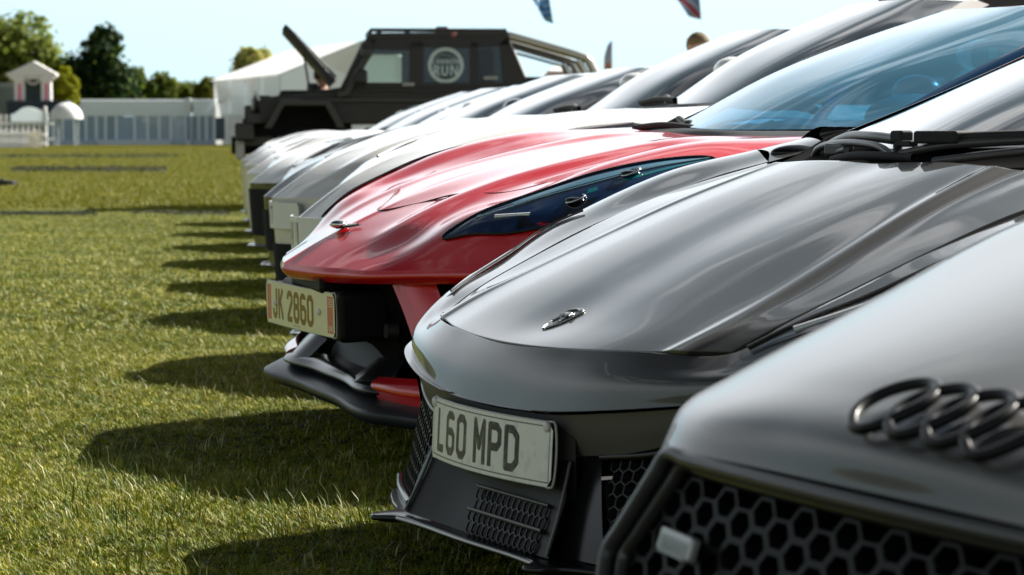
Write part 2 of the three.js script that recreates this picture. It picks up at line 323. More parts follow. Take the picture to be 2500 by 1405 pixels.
// ------------------------------------------------------------------ dark grey wedge sports car (second in the row)
const HEAD = (d) => d * Math.PI / 180;
{
  const car = thing('sports_car', 'dark grey wedge-nosed sports car with scratched L60 MPD number plate', 'sports car', [-.0394, 0, -4.64], HEAD(25), 'sports cars parked nose-out in a row on the grass');
  const mat = M.dark;
  const ctr = [[.035, .440], [.131, .474], [.26, .537], [.40, .602], [.55, .664], [.68, .714], [.80, .755]];
  const cre = [[.46, .105, .4575], [.475, .185, .495], [.47, .30, .544], [.445, .45, .612], [.415, .60, .679], [.39, .72, .725], [.375, .80, .753]];
  const edg = [[.56, .165, .460], [.585, .25, .507], [.605, .36, .557], [.62, .51, .621], [.63, .65, .674], [.64, .80, .716], [.65, .945, .750]];
  const rows = ctr.map(([uc, yc], k) => {
    const [tc, uk, yk] = cre[k], [te, ue, ye] = edg[k], sh = sstep(0, 2, k);
    const f = (q) => [tc * q, uc + (uk - uc) * q * q, yc + (yk - yc) * q * q + (k ? .004 * (1 - q) * q * 4 : .0)];
    const m = [(tc + te) / 2, (uk + ue) / 2, (yk + ye) / 2 - .004 * sh];
    const d1 = [tc - .03, mix(uk, f(.9)[1], .4), mix(yk, f(.9)[2], .9) - .001], d2 = [tc + .03, mix(uk, m[1], .35), mix(yk, m[2], .5) - .004 * sh];
    return [[0, uc, yc], f(.33), f(.66), d1, [tc, uk, yk], d2, m, [te, ue, ye]];
  });
  let G = mgrid(rows, 112, 60);
  G = edged(G, ['b', 't', 'l', 'r'], .0042, .014);
  const hood = part('bonnet', gridGeo(G), mat, car);
  // wings and bumper as one wrapped skin
  const T = [[0, .035, .44], [.2, .052, .446], [.4, .085, .455], [.56, .165, .46], [.585, .25, .507], [.605, .36, .557], [.62, .51, .621], [.64, .80, .716], [.65, .945, .75]];
  const S = [[0, .023, .413], [.2, .036, .421], [.4, .066, .432], [.60, .145, .442], [.69, .235, .492], [.75, .36, .543], [.81, .53, .624], [.83, .80, .728], [.84, 1.02, .772]];
  const Mi = [[0, .013, .382], [.2, .021, .388], [.4, .047, .403], [.63, .125, .425], [.77, .24, .468], [.86, .40, .53], [.92, .6, .60], [.95, .85, .66], [.955, 1.08, .69]];
  const B = [[0, .004, .332], [.2, .010, .337], [.4, .040, .357], [.62, .115, .385], [.78, .24, .40], [.87, .40, .41], [.93, .62, .42], [.955, .87, .43], [.96, 1.1, .44]];
  let Wg = mgrid([B, Mi, S, T], 120, 26);
  Wg = edged(Wg, ['t', 'b'], .0035, .014);
  const wing = part('front_bumper', gridGeo(Wg, true), mat, car);
  // seal in the shut line
  const seal = [...mir(T).map((p) => V(...p))].map((p) => p.clone().add(W3(.006, -.017, 0)));
  part('shut_line', tube(seal, .011, 140, 6), M.matt, car);
  part('bay_floor', gridGeo(grid(rows.map((r) => mir(r).map(([t, u, y]) => V(t * 1.03, u + .01, y - .035))), 20, 12)), M.matt, car);
  const drop = dropper([wing.geometry]);
  // headlight on both sides, a dark lens with bright blades inside
  for (const s of [-1, 1]) {
    const fo = s > 0 ? .085 : 0, inn = [[.585, .182], [.625, .255], [.665, .35], [.70, .45], [.72, .52]].map(([t, u], i) => [t + fo * (i < 4 ? 1 : .4), u + fo * .5]), out = [[.605 + fo * 1.1, .178 + fo * .5], [.69 + fo, .26 + fo * .6], [.755 + fo, .36 + fo * .5], [.785 + fo, .46 + fo * .4], [.77 + fo * .5, .55]];
    const L = inn.map((a, i) => { const b = out[i]; return [0, .25, .5, .75, 1].map((q) => drop(s * mix(a[0], b[0], q), mix(a[1], b[1], q), .0035)); });
    const hl = part('headlight', gridGeo(grid(L, 14, 20)), M.tint, car);
    const edge = inn.map((a) => drop(s * (a[0] + .002), a[1], .006));
    part('lamp_trim', tube(edge, .0025, 30, 6), M.satin, hl);
    if (s < 0) part('lamp_strip', tube([[.64, .235], [.70, .33], [.73, .43]].map(([t, u]) => drop(s * t, u, .004)), .006, 20, 6), M.drl, hl);
    if (s < 0) part('lamp_strip', tube([[.70, .33], [.74, .35]].map(([t, u]) => drop(s * t, u, .004)), .005, 12, 6), M.drl, hl);
    if (s < 0) part('lamp_strip', tube([[.71, .45], [.73, .49], [.74, .53]].map(([t, u]) => drop(s * t, u, .004)), .004, 12, 6), M.drl, hl);
    // flank below the wrapped skin
    const side = [[.62, .115, .385], [.78, .24, .40], [.87, .40, .41], [.93, .62, .42], [.955, .87, .43], [.96, 1.17, .44]];
    part('front_wing', gridGeo(grid([side.map(([t, u, y]) => V(s * t, u, y)), side.map(([t, u, y]) => V(s * (t - .01), u + .02, y - .13)), side.map(([t, u]) => V(s * (t - .05), u + .05, .13))], 24, 8)), mat, car);
    part('wing_top', gridGeo(grid([[V(s * .65, .945, .75), V(s * .745, 1.0, .772), V(s * .84, 1.02, .772), V(s * .90, 1.05, .74), V(s * .955, 1.08, .69), V(s * .96, 1.1, .44)], [V(s * .66, 1.1, .785), V(s * .75, 1.12, .80), V(s * .83, 1.14, .80), V(s * .90, 1.16, .77), V(s * .955, 1.18, .66), V(s * .96, 1.18, .44)]], 20, 4)), mat, car);
  }
  // band under the bumper edge
  const Bu = [[0, .012, .330], [.2, .018, .335], [.4, .048, .355], [.62, .123, .383], [.78, .25, .397]];
  const Bl = [[0, .045, .262], [.2, .045, .266], [.4, .065, .288], [.62, .14, .342], [.78, .262, .365]];
  part('lower_bumper', gridGeo(mgrid([Bu, Bu.map((p, i) => [p[0], (p[1] + Bl[i][1]) / 2 - .004, (p[2] + Bl[i][2]) / 2]), Bl], 60, 10)), phys([.10, .097, .092], { roughness: .5, specularIntensity: .5 }), car);
  // side intakes with honeycomb, strakes and the splitter
  const top = (t) => { const a = Bl; for (let i = 0; i + 1 < a.length; i++) if (t <= a[i + 1][0]) { const k = (t - a[i][0]) / (a[i + 1][0] - a[i][0]); return [mix(a[i][1], a[i + 1][1], k), mix(a[i][2], a[i + 1][2], k)]; } return [a[4][1], a[4][2]]; };
  const bot = (t) => mix(.0, .16, Math.pow(Math.max(0, (t - .27) / .51), 1.4));
  const face = (s) => (t, q, d = 0) => { const [ut, yt] = top(t); return V(s * t, mix(bot(t) , ut + .006, q) + d, mix(.108, yt - .006, q)); };
  for (const s of [-1, 1]) {
    const f = face(s), L = (q) => .325 + .085 * (1 - q);
    part('intake_panel', gridGeo(grid([0, .25, .5, .75, 1].map((q) => [0, .5, 1].map((k) => f(mix(.275, L(q), k), q, -.002 - .006 * k))), 8, 16)), M.gloss, car);
    part('intake_backing', gridGeo(grid([0, .5, 1].map((q) => [.29, .4, .55, .76].map((t) => f(t, q, .06))), 12, 6)), M.matt, car);
    part('honeycomb_grille', hexMesh((a, b, d) => f(a, b / .2, d), (a, b) => a > L(b / .2) + .008 && a < .74 && b > .02 && b < .188, .28, .76, 0, .2, .0155, .0016, .02, 1.0, false), M.mesh, car);
    part('intake_frame', tube([f(L(1) + .0, 1, -.008), f(.45, .98, -.006), f(.6, .98, -.006), f(.75, .98, -.006)], .007, 30, 6), M.gloss, car);
    part('intake_frame', tube([f(.41, 0, -.006), f(.5, .02, -.006), f(.62, .02, -.006), f(.76, .02, -.006)], .009, 30, 6), M.gloss, car);
    // thin edge from the plate corner down to the splitter
    part('strake_edge', tube([V(s * .272, .024, .262), V(s * .288, -.004, .18), V(s * .302, -.034, .112)], .0032, 20, 6), M.satin, car);
  }
  part('lower_panel', gridGeo(mgrid([[[0, -.028, .106], [.15, -.026, .106], [.302, -.032, .108]], [[0, -.008, .150], [.15, -.004, .150], [.293, -.012, .152]], [[0, .006, .196], [.15, .012, .198], [.284, .008, .200]], [[0, .012, .26], [.15, .02, .262], [.272, .026, .264]]], 24, 16)), M.cell, car);
  part('centre_intake', gridGeo(mgrid([[[0, .10, .10], [.15, .10, .10], [.29, .08, .10]], [[0, .12, .20], [.15, .12, .20], [.28, .09, .20]], [[0, .05, .262], [.15, .05, .264], [.28, .05, .268]]], 16, 10)), M.matt, car);
  part('plate_holder', gridGeo(mgrid([[[0, .03, .178], [.15, .034, .178], [.19, .06, .17]], [[0, .008, .20], [.2, .02, .20], [.27, .035, .20]], [[0, .006, .33], [.2, .016, .33], [.27, .034, .30]]], 16, 10)), M.plastic, car);
  part('honeycomb_grille', hexMesh((a, b, d) => V(a, -.030 + (b - .106) * .43 - .004 + d * .2, b), (a, b) => a > -.24 && a < .04 && b > .116 && b < .182 && !(b > .140 && b < .152), -.29, .29, .10, .19, .0125, .0014, .02, 1, false), M.mesh, car);
  each('grille_bar', [tube([V(-.25, -.018, .146), V(-.17, -.0175, .146), V(-.08, -.017, .146), V(.05, -.017, .146)], .0045, 24, 6), tube([V(-.24, .0, .186), V(-.1, .0, .186), V(.05, .0, .186)], .0035, 24, 6)], M.satin, car);
  const lipO = [[0, -.05, .098], [.2, -.046, .098], [.29, -.05, .098], [.325, -.085, .098], [.352, -.075, .098], [.38, -.02, .098], [.5, .025, .098], [.64, .085, .098], [.8, .22, .10], [.93, .46, .10]];
  const lipI = lipO.map(([t, u, y]) => [t * .97, u + .16, y + .01]);
  const cut = (d) => lipO.map(([t, u, y]) => [t, u, y + d]);
  part('splitter', gridGeo(mgrid([lipI, cut(.006), cut(.004).map(([t, u, y]) => [t, u - .004, y]), cut(-.004).map(([t, u, y]) => [t, u - .004, y]), lipI.map(([t, u, y]) => [t, u, y - .02])], 110, 16)), M.gloss, car);
  part('splitter_highlight', tube(mir(lipO.slice(0, 3)).map(([t, u, y]) => V(t, u - .006, y + .002)), .0032, 60, 6), std([.5, .5, .49], .3, .4), car);  // pale tube paints the bright highlight along the lip
  part('underbody', gridGeo(mgrid([[[0, .05, .09], [.4, .06, .09], [.8, .25, .09]], [[0, .6, .11], [.4, .6, .11], [.85, .6, .11]]], 8, 4)), M.matt, car);
  // shield badge on the bonnet
  const dropH = dropper([hood.geometry]);
  const shape = [[-.024, .040], [-.014, .045], [0, .047], [.014, .045], [.024, .040], [.025, .016], [.019, -.009], [.009, -.027], [0, -.036], [-.009, -.027], [-.019, -.009], [-.025, .016]];
  const on = (t, l, lift) => dropH(t, .136 + l * .9, lift);
  const bd = part('emblem', tube(shape.map(([t, l]) => on(t, l, .002)), .0016, 80, 8, true), M.alu, car);
  const fan = (k, lift) => { const g = []; for (let i = 0; i <= 6; i++) g.push(Array.from({ length: 13 }, (_, j) => { const p = shape[j % 12]; return on(p[0] * k * i / 6, .008 + (p[1] - .008) * k * i / 6, lift + .0012 * (1 - i / 6)); })); return gridGeo(g); };
  part('emblem_field', fan(.97, .002), std([.09, .09, .09], .25, .4), bd);
  part('emblem_bull', [tube([[.013, .014], [.005, .021], [-.004, .017], [-.010, .022], [-.015, .013]].map(([t, l]) => on(t, l, .0045)), .0036, 30, 8), tube([[.012, .01], [.016, -.006]].map(([t, l]) => on(t, l, .004)), .0018, 8, 6), tube([[-.008, .012], [-.01, -.006]].map(([t, l]) => on(t, l, .004)), .0018, 8, 6), tube([[-.015, .013], [-.019, .021], [-.016, .026]].map(([t, l]) => on(t, l, .004)), .0014, 10, 6), tube([[.013, .014], [.019, .02], [.016, .03]].map(([t, l]) => on(t, l, .004)), .0012, 10, 6)], M.alu, bd);
  part('emblem_band', tube([[-.020, .037], [0, .042], [.020, .037]].map(([t, l]) => on(t, l, .004)), .0018, 20, 6), M.alu, bd);
  numberPlate(car, plateTex('L60 MPD', { bg: '#f2f2ee', ink: '#303030', x0: 84, sx: .98, gap: 12, space: 24, border: true, scratch: true }), { u: -.026, y: .272, lean: -.05, bow: .42, w: .50, h: .108, screws: [[.94, .86], [-.94, .86]], label: 'scratched white number plate reading L60 MPD' });
  // windscreen, cowl and wipers
  const ws = [[[0, .86, .778], [.35, .95, .784], [.62, 1.07, .794]], [[0, 1.12, .892], [.33, 1.18, .888], [.59, 1.28, .874]], [[0, 1.42, 1.005], [.31, 1.44, .992], [.56, 1.48, .956]], [[0, 1.86, 1.13], [.3, 1.84, 1.122], [.5, 1.78, 1.09]]];
  greenhouse(car, mat, M.tint, { ws, belt: .81, deck: .86, u0: 1.15, roofEnd: 2.6 });
  bodyRear(car, mat, { u0: 1.15, belt: .81, deck: .86 });
  part('cowl', gridGeo(mgrid([[[0, .79, .738], [.3, .81, .738], [.52, .87, .738], [.66, .955, .738]], [[0, .83, .752], [.3, .88, .755], [.5, .95, .76], [.66, 1.03, .77]], [[0, .86, .78], [.35, .95, .786], [.55, 1.03, .79], [.66, 1.09, .80]]], 30, 8)), M.hole, car);
  part('cowl_trim', new THREE.SphereGeometry(.06, 20, 12).scale(1.0, .32, .55).rotateY(-.2).translate(1.045, .768, -.70), M.gloss, car);
  const wa = part('wiper', tube([V(.50, .965, .762), V(.46, .95, .778), V(.31, .905, .790), V(.16, .865, .790), V(.06, .842, .783), V(.0, .83, .768)], .0075, 50, 8), M.satin, car);
  part('wiper_blade', tube([V(.54, 1.01, .774), V(.46, .985, .789), V(.30, .925, .803), V(.14, .877, .803), V(.03, .857, .798)], .0105, 50, 8), M.satin, wa);
  part('wiper_joint', [new RoundedBoxGeometry(.03, .024, .04, 2, .006).translate(.85, .803, .0), rod(V(.02, .855, .80), V(-.01, .835, .768), .009), box(.02, .012, .05, .842, .79, .03, .004)], M.rubber, wa);
  const wb = part('wiper', tube([V(-.02, .835, .770), V(-.12, .852, .785), V(-.22, .872, .792), V(-.4, .94, .80), V(-.55, 1.0, .805)], .0085, 40, 8), M.satin, car);
  part('wiper_blade', [tube([V(-.10, .86, .797), V(-.25, .89, .803), V(-.5, .985, .808)], .011, 30, 8), new RoundedBoxGeometry(.05, .024, .11, 2, .006).rotateY(.2).translate(.862, .802, .12)], M.rubber, wb);
  part('washer_hose', tube([V(.26, .86, .758), V(.16, .84, .766), V(.04, .825, .767), V(-.08, .825, .764)], .008, 30, 8), M.rubber, car);
  part('cowl_rail', tube([V(-.16, .815, .758), V(-.3, .85, .772), V(-.5, .93, .79)], .008, 30, 8), M.satin, car);
  part('cowl_bracket', [new RoundedBoxGeometry(.03, .024, .07, 2, .006).translate(.90, .778, -.30), rod(V(.34, .90, .768), V(.25, .885, .778), .007)], M.satin, car);
  for (const s of [-1, 1]) doorMirror(car, mat, s * 1.04, 2.12, .90, s);
}

// ------------------------------------------------------------------ skin of a mid-engined car, used by the red car and, in other proportions, by the cars behind it
const SKIN = [
  [[0, -.054, .481], [0.035, -0.0471, 0.4790], [.2, -.005, .481], [0.28, 0.0225, 0.4825], [.4, .06, .484], [.55, .15, .494], [.7, .24, .508], [.82, .33, .52], [.93, .52, .54]],
  [[0, .03, .530], [0.035, 0.0363, 0.5279], [.2, .075, .529], [0.28, 0.1075, 0.5345], [.4, .15, .540], [.55, .215, .586], [.7, .29, .600], [.83, .40, .612], [.94, .57, .61]],
  [[0, .10, .566], [0.035, 0.1070, 0.5648], [.2, .15, .573], [0.28, 0.1850, 0.5950], [.4, .23, .597], [.53, .275, .630], [.67, .35, .650], [.82, .45, .642], [.945, .63, .66]],
  [[0, .19, .609], [0.035, 0.1998, 0.6095], [.2, .26, .630], [0.28, 0.3050, 0.6535], [.38, .36, .657], [.52, .40, .666], [.66, .46, .702], [.82, .53, .682], [.95, .72, .69]],
  [[0, .35, .676], [0.035, 0.3535, 0.6780], [.2, .42, .693], [0.28, 0.4650, 0.7090], [.37, .52, .705], [.52, .56, .724], [.65, .60, .756], [.82, .64, .728], [.95, .85, .715]],
  [[0, .60, .744], [0.035, 0.6025, 0.7450], [.2, .65, .752], [0.28, 0.6800, 0.7630], [.385, .72, .754], [.52, .77, .780], [.65, .82, .803], [.82, .86, .768], [.95, 1.0, .74]],
  [[0, .88, .787], [0.035, 0.8810, 0.7878], [.2, .90, .794], [0.28, 0.9200, 0.8065], [.40, .95, .799], [.53, 1.0, .808], [.66, 1.06, .814], [.82, 1.1, .784], [.953, 1.18, .74]],
  [[0, 1.14, .810], [0.035, 1.1395, 0.8102], [.2, 1.13, .812], [0.28, 1.1150, 0.8130], [.42, 1.11, .814], [.54, 1.13, .817], [.66, 1.18, .820], [.82, 1.26, .812], [.955, 1.34, .73]],
];
const SKIN_WS = [[[0, 1.14, .825], [.34, 1.19, .83], [.63, 1.31, .838]], [[0, 1.43, .975], [.32, 1.46, .976], [.585, 1.60, .972]], [[0, 1.70, 1.082], [.3, 1.73, 1.08], [.55, 1.85, 1.072]], [[0, 1.96, 1.165], [.27, 1.98, 1.163], [.50, 2.1, 1.148]]];

// ------------------------------------------------------------------ the red sports car
{
  const car = thing('sports_car', 'red sports car with JK 2860 plate and blue sky reflection painted into its windscreen', 'sports car', [-.541, 0, -6.88], HEAD(19), 'sports cars parked nose-out in a row on the grass');
  const mat = M.red;
  car.rotation.x = .02;                                                       // leans a little on the uneven turf
  let G = mgrid(SKIN, 104, 84);
  const skin = part('bonnet', gridGeo(edged(G, ['t'], .001, .02)), mat, car);
  const drop = dropper([skin.geometry]);
  // front lip and flanks
  const e0 = SKIN[0], bot = [[0, -.036, .440], [.035, -.030, .4405], [.2, .004, .443], [.28, .03, .446], [.4, .072, .452], [.55, .165, .462], [.7, .25, .468], [.82, .34, .468], [.93, .53, .47]];
  const midr = e0.map((p, i) => [p[0] * 1.002, (p[1] + bot[i][1]) / 2 - .012, (p[2] + bot[i][2]) / 2]);
  part('nose_lip', gridGeo(mgrid([bot.map(([t, u, y]) => [t * .99, u + .05, y - .004]), bot.map(([t, u, y]) => [t, u + .006, y - .002]), bot, midr, e0], 104, 20)), mat, car);
  for (const s of [-1, 1]) {
    const edge = SKIN.map((r) => r[8]), k = edge.map(([t, u, y], i) => [[t, u, y], [t + .012, u + .005, mix(y, .3, .3)], [t + .01, u + .01, mix(y, .3, .65)], [t - .01, u + .01, .3]]);
    part('front_wing', gridGeo(grid([0, 1, 2, 3].map((q) => k.map((c) => V(s * c[q][0], c[q][1], c[q][2]))), 40, 12)), mat, car);
    part('side_sill', gridGeo(grid([k.map((c) => V(s * c[3][0], c[3][1], .3)), k.map((c) => V(s * (c[3][0] - .03), c[3][1] + .02, .15))], 16, 4)), mat, car);
  }
  // shut line of the luggage lid
  const lid = [[-.46, .50], [-.40, .42], [-.25, .335], [-.12, .265], [0, .20], [.12, .265], [.25, .335], [.40, .42], [.46, .50]];
  part('shut_line', tube(lid.map(([t, u]) => drop(t, u, -.001)), .002, 120, 6), std([.05, .001, .002], .6), car);
  for (const s of [-1, 1]) part('shut_line', tube([[.43, .50], [.44, .66], [.455, .85], [.46, 1.08]].map(([t, u]) => drop(s * t, u, -.001)), .0016, 60, 6), std([.05, .001, .002], .6), car);
  // headlights
  for (const s of [-1, 1]) {
    const inn = [[.553, .205], [.592, .28], [.65, .40], [.70, .54], [.75, .68], [.79, .79]], out = [[.558, .202], [.645, .248], [.755, .318], [.845, .44], [.872, .60], [.82, .80]];
    const L = inn.map((a, i) => { const b = out[i]; return [0, .25, .5, .75, 1].map((q) => drop(s * mix(a[0], b[0], q), mix(a[1], b[1], q), .004)); });
    const hl = part('headlight', gridGeo(grid(L, 16, 30)), M.lampDark, car);
    const ring = [...inn.map(([t, u]) => drop(s * t, u, .005)), ...out.slice().reverse().map(([t, u]) => drop(s * t, u, .005))];
    part('lamp_trim', tube(ring, .0035, 120, 6, true), M.gloss, hl);
    const st = (o) => inn.slice(1).map((a, i) => { const b = out[i + 1]; return drop(s * mix(a[0], b[0], o), mix(a[1], b[1], o), .0055); });
    const band = (o0, o1, i0, i1, m, lift) => part('lamp_band', gridGeo(grid(inn.slice(i0, i1).map((a, k) => { const b = out[i0 + k]; return [o0, (o0 + o1) / 2, o1].map((o) => drop(s * mix(a[0], b[0], o), mix(a[1], b[1], o), lift)); }), 6, 24)), m, hl);
    band(.10, .24, 1, 6, phys([.10, .24, .34], { roughness: .18, clearcoat: 1, clearcoatRoughness: .03 }), .0046);
    band(.42, .52, 3, 6, phys([.0, .14, .16], { roughness: .2, clearcoat: 1, clearcoatRoughness: .03 }), .0046);
    band(.66, .96, 2, 5, phys([.006, .006, .01], { roughness: .12, clearcoat: 1, clearcoatRoughness: .02 }), .0046);
    part('lamp_strip', tube(st(.30), .0016, 40, 6), std([.3, .5, .55], .2, .5), hl);
    part('lamp_wedge', tube([[.66, .30], [.74, .36]].map(([t, u]) => drop(s * t, u, .004)), .005, 8, 6), M.drl, hl);
    for (const u of [.46, .60]) { const c = drop(s * .775, u, .002); part('projector', new THREE.SphereGeometry(.022, 18, 12).scale(1.2, .4, 1).translate(c.x, c.y, c.z), M.gloss, hl); part('projector_ring', new THREE.TorusGeometry(.024, .003, 6, 24).rotateX(Math.PI / 2).rotateZ(.4).translate(c.x, c.y + .004, c.z), M.reflector, hl); }
  }
  // crossed-flags style winged badge in bright metal
  const wing = (s) => { const r = [[0, .006, .012], [.03, .022, .011], [.075, .042, .003]].map(([t, l, w]) => [drop(s * t, .095 + l * .9 - w, .006), drop(s * t, .095 + l * .9 + w, .006)]); return gridGeo(grid(r, 4, 12)); };
  const bd = part('emblem', gridGeo(grid([[-.075, .042, .003], [-.03, .022, .011], [0, .006, .012], [.03, .022, .011], [.075, .042, .003]].map(([t, l, w]) => [drop(t, .095 + l * .9 - w, .006), drop(t, .095 + l * .9 + w, .006)]), 4, 24)), M.gloss, car);
  const c0 = drop(0, .098, .014);  // chrome ball added here to catch the sun as a glint
  part('emblem_glint', [new THREE.SphereGeometry(.019, 20, 14).scale(1.2, .6, 1).translate(c0.x, c0.y, c0.z), tube([drop(.06, .13, .008), drop(.025, .112, .008), drop(0, .098, .009), drop(-.025, .112, .008), drop(-.06, .13, .008)], .0028, 30, 6)], M.chrome, bd);
  // mouth: dark backing, plate box, struts, fins, splitter
  part('intake_backing', gridGeo(mgrid([[[0, .16, .14], [.4, .22, .14], [.86, .5, .14]], [[0, .20, .30], [.4, .26, .30], [.86, .52, .30]], [[0, .10, .452], [.4, .2, .455], [.86, .48, .47]]], 24, 8)), M.matt, car);
  part('plate_box', [new RoundedBoxGeometry(.14, .13, .58, 3, .018).rotateZ(.05).translate(.085, .362, 0), new RoundedBoxGeometry(.10, .05, .30, 3, .012).translate(.04, .438, .05)], M.cell, car);
  part('grille_surround', gridGeo(mgrid([[[0, .13, .20], [.25, .14, .20], [.36, .17, .19]], [[0, .15, .30], [.3, .165, .30], [.42, .2, .29]], [[0, .08, .44], [.33, .13, .448], [.40, .15, .452]]], 20, 10)), M.cell, car);
  part('intake_core', box(.3, .28, .74, .30, .30, 0, .02), M.hole, car);
  for (const s of [-1, 1]) {
    const q = (t, u, y) => V(s * t, u, y);
    part('bumper_strut', gridGeo(grid([[q(.405, .115, .455), q(.46, .135, .458), q(.535, .19, .46)], [q(.47, .13, .38), q(.52, .15, .382), q(.60, .20, .385)], [q(.545, .14, .29), q(.59, .165, .29), q(.67, .22, .29)], [q(.60, .14, .21), q(.65, .17, .205), q(.74, .24, .205)]], 10, 20)), mat, car);
    part('strut_edge', gridGeo(grid([[q(.36, .15, .452), q(.405, .114, .456)], [q(.42, .17, .38), q(.47, .129, .38)], [q(.49, .18, .29), q(.545, .139, .29)], [q(.54, .18, .21), q(.60, .139, .21)]], 4, 20)), M.gloss, car);
    part('intake_fin', gridGeo(grid([[q(.545, .15, .385), q(.60, .15, .392), q(.80, .30, .40)], [q(.60, .26, .38), q(.66, .27, .39), q(.80, .40, .40)]], 14, 4)), M.gloss, car);
    part('lower_corner', gridGeo(grid([[q(.40, .085, .222), q(.55, .12, .232), q(.72, .20, .24), q(.88, .38, .25)], [q(.42, .06, .205), q(.56, .09, .208), q(.73, .17, .212), q(.90, .36, .22)], [q(.44, .075, .17), q(.57, .10, .168), q(.73, .18, .168), q(.90, .37, .17)]], 24, 12)), mat, car);
    part('lower_flap', gridGeo(grid([[q(.25, .13, .255), q(.34, .12, .262), q(.44, .14, .265)], [q(.23, .065, .20), q(.34, .055, .205), q(.47, .10, .215)]], 8, 6)), M.gloss, car);
    part('parking_sensor', new THREE.CylinderGeometry(.018, .02, .03, 16).rotateZ(1.57).translate(.13, .33, -s * .36), M.plastic, car);
  }
  const blade = (o, y, d) => o.map(([t, u]) => [t, u + d, y]);
  const so = [[0, .03], [.2, .03], [.42, .012], [.52, .02], [.62, .065], [.78, .15], [.93, .34]];
  part('splitter', gridGeo(mgrid([blade(so, .178, .16), blade(so, .172, .055), blade(so, .158, .012), blade(so, .15, 0), blade(so, .128, .004), blade(so, .118, .05), blade(so, .115, .2)], 90, 30)), M.carbon, car);
  part('splitter_lip', gridGeo(mgrid([blade(so.map(([t, u]) => [t * .8, u]), .215, .1), blade(so.map(([t, u]) => [t * .8, u]), .205, .045), blade(so.map(([t, u]) => [t * .8, u]), .186, .03), blade(so.map(([t, u]) => [t * .8, u]), .176, .06)], 70, 12)), M.gloss, car);
  part('underbody', gridGeo(mgrid([[[0, .1, .115], [.4, .1, .115], [.88, .38, .115]], [[0, .7, .12], [.4, .7, .12], [.88, .7, .12]]], 8, 4)), M.matt, car);
  numberPlate(car, plateTex('JK 2860', { bg: '#faf6c8', ink: '#957715', x0: 122, sx: .84, gap: 9, space: 24, bands: true, small: 'registration plate' }), { u: -.02, y: .362, lean: .03, bow: .12, yaw: -.09, screws: [[.64, .05], [-.64, .05]], label: 'number plate with yellowish reflected light painted in, reading JK 2860 with orange UK bands' });  // yellow in the plate ground paints the light reflected onto it
  // cabin seen through the windscreen
  greenhouse(car, mat, phys([.22, .64, .92], { roughness: .01, metalness: .38, transmission: 1, thickness: 0, ior: 1.5 }), { ws: SKIN_WS, sideGlass: phys([.12, .32, .42], { roughness: .02, transmission: 1, thickness: 0 }), belt: .80, deck: .88, u0: 1.3, roofEnd: 2.85, pillar: phys([.01, .05, .12], { roughness: .1, clearcoat: 1 }) });  // blue in glass and pillar paints a sky reflection
  bodyRear(car, mat, { u0: 1.3, belt: .80, deck: .88 });
  part('cowl', gridGeo(mgrid([[[0, 1.11, .800], [.42, 1.09, .803], [.62, 1.16, .806]], [[0, 1.13, .822], [.36, 1.18, .826], [.64, 1.29, .832]], [[0, 1.2, .822], [.36, 1.25, .824], [.64, 1.34, .83]]], 24, 8)), M.plastic, car);
  const dashM = std([.012, .07, .11], .7), trimM = std([.16, .3, .33], .6);  // teal cabin colours add to the painted blue reflection in the glass
  const dash = part('dashboard', [gridGeo(mgrid([[[0, 1.2, .80], [.4, 1.25, .80], [.66, 1.34, .80]], [[0, 1.5, .85], [.4, 1.5, .855], [.68, 1.5, .84]], [[0, 1.62, .80], [.4, 1.62, .82], [.68, 1.6, .80]], [[0, 1.66, .55], [.4, 1.66, .55], [.68, 1.66, .5]]], 20, 14)), new THREE.SphereGeometry(.13, 20, 12).scale(1, .5, 1.1).translate(1.56, .86, .37)], dashM, car);
  const sw = new THREE.TorusGeometry(.165, .016, 10, 48).rotateY(Math.PI / 2).rotateZ(-.42).translate(1.79, .86, .37);
  part('steering_wheel', [sw, new THREE.CylinderGeometry(.06, .06, .03, 20).rotateZ(Math.PI / 2 - .42).translate(1.785, .855, .37), rod(W3(1.79, .86, .53), W3(1.79, .86, .21), .014), rod(W3(1.79, .86, .37), W3(1.85, .71, .37), .016)], std([.02, .03, .035], .5), car);
  for (const s of [-1, 1]) {
    const seat = part('seat', [new RoundedBoxGeometry(.16, .66, .5, 3, .06).rotateZ(-.3).translate(2.42, .68, -s * .37), new RoundedBoxGeometry(.5, .16, .5, 3, .06).translate(2.15, .42, -s * .37)], std([.012, .08, .12], .8), car);
    part('headrest', new RoundedBoxGeometry(.1, .18, .26, 3, .04).rotateZ(-.25).translate(2.52, 1.0, -s * .37), std([.02, .11, .14], .7), seat);
  }
  part('cabin_floor', gridGeo(grid([[V(-.8, 1.3, .3), V(.8, 1.3, .3)], [V(-.8, 2.7, .3), V(.8, 2.7, .3)], [V(-.7, 2.75, .95), V(.7, 2.75, .95)]], 4, 8)), std([.006, .045, .07], .9), car);
  const mirror = part('rear_view_mirror', [new RoundedBoxGeometry(.06, .085, .27, 3, .03).rotateZ(-.15).translate(2.02, 1.035, 0), rod(W3(2.01, 1.07, 0), W3(1.96, 1.155, 0), .012)], M.plastic, car);
  part('sticker', box(.003, .03, .05, 1.986, 1.04, .02), std([.55, .75, .5], .6), mirror);
  const tag = canvasTex(128, 320, (g, w, h) => { g.fillStyle = '#2f86c8'; g.fillRect(0, 0, w, h); g.fillStyle = '#0d2c4a'; g.beginPath(); g.arc(w / 2, 62, 34, 0, 7); g.fill(); g.fillRect(14, 130, w - 28, 70); g.fillStyle = '#d8eef4'; g.fillRect(26, 142, 52, 10); g.fillRect(84, 142, 18, 10); g.font = 'bold 96px sans-serif'; g.textAlign = 'center'; g.fillText('2', w / 2, 300); });
  const tg = new THREE.BoxGeometry(.004, .145, .062).rotateZ(-.72).rotateY(.1).translate(1.50, .885, -.03);
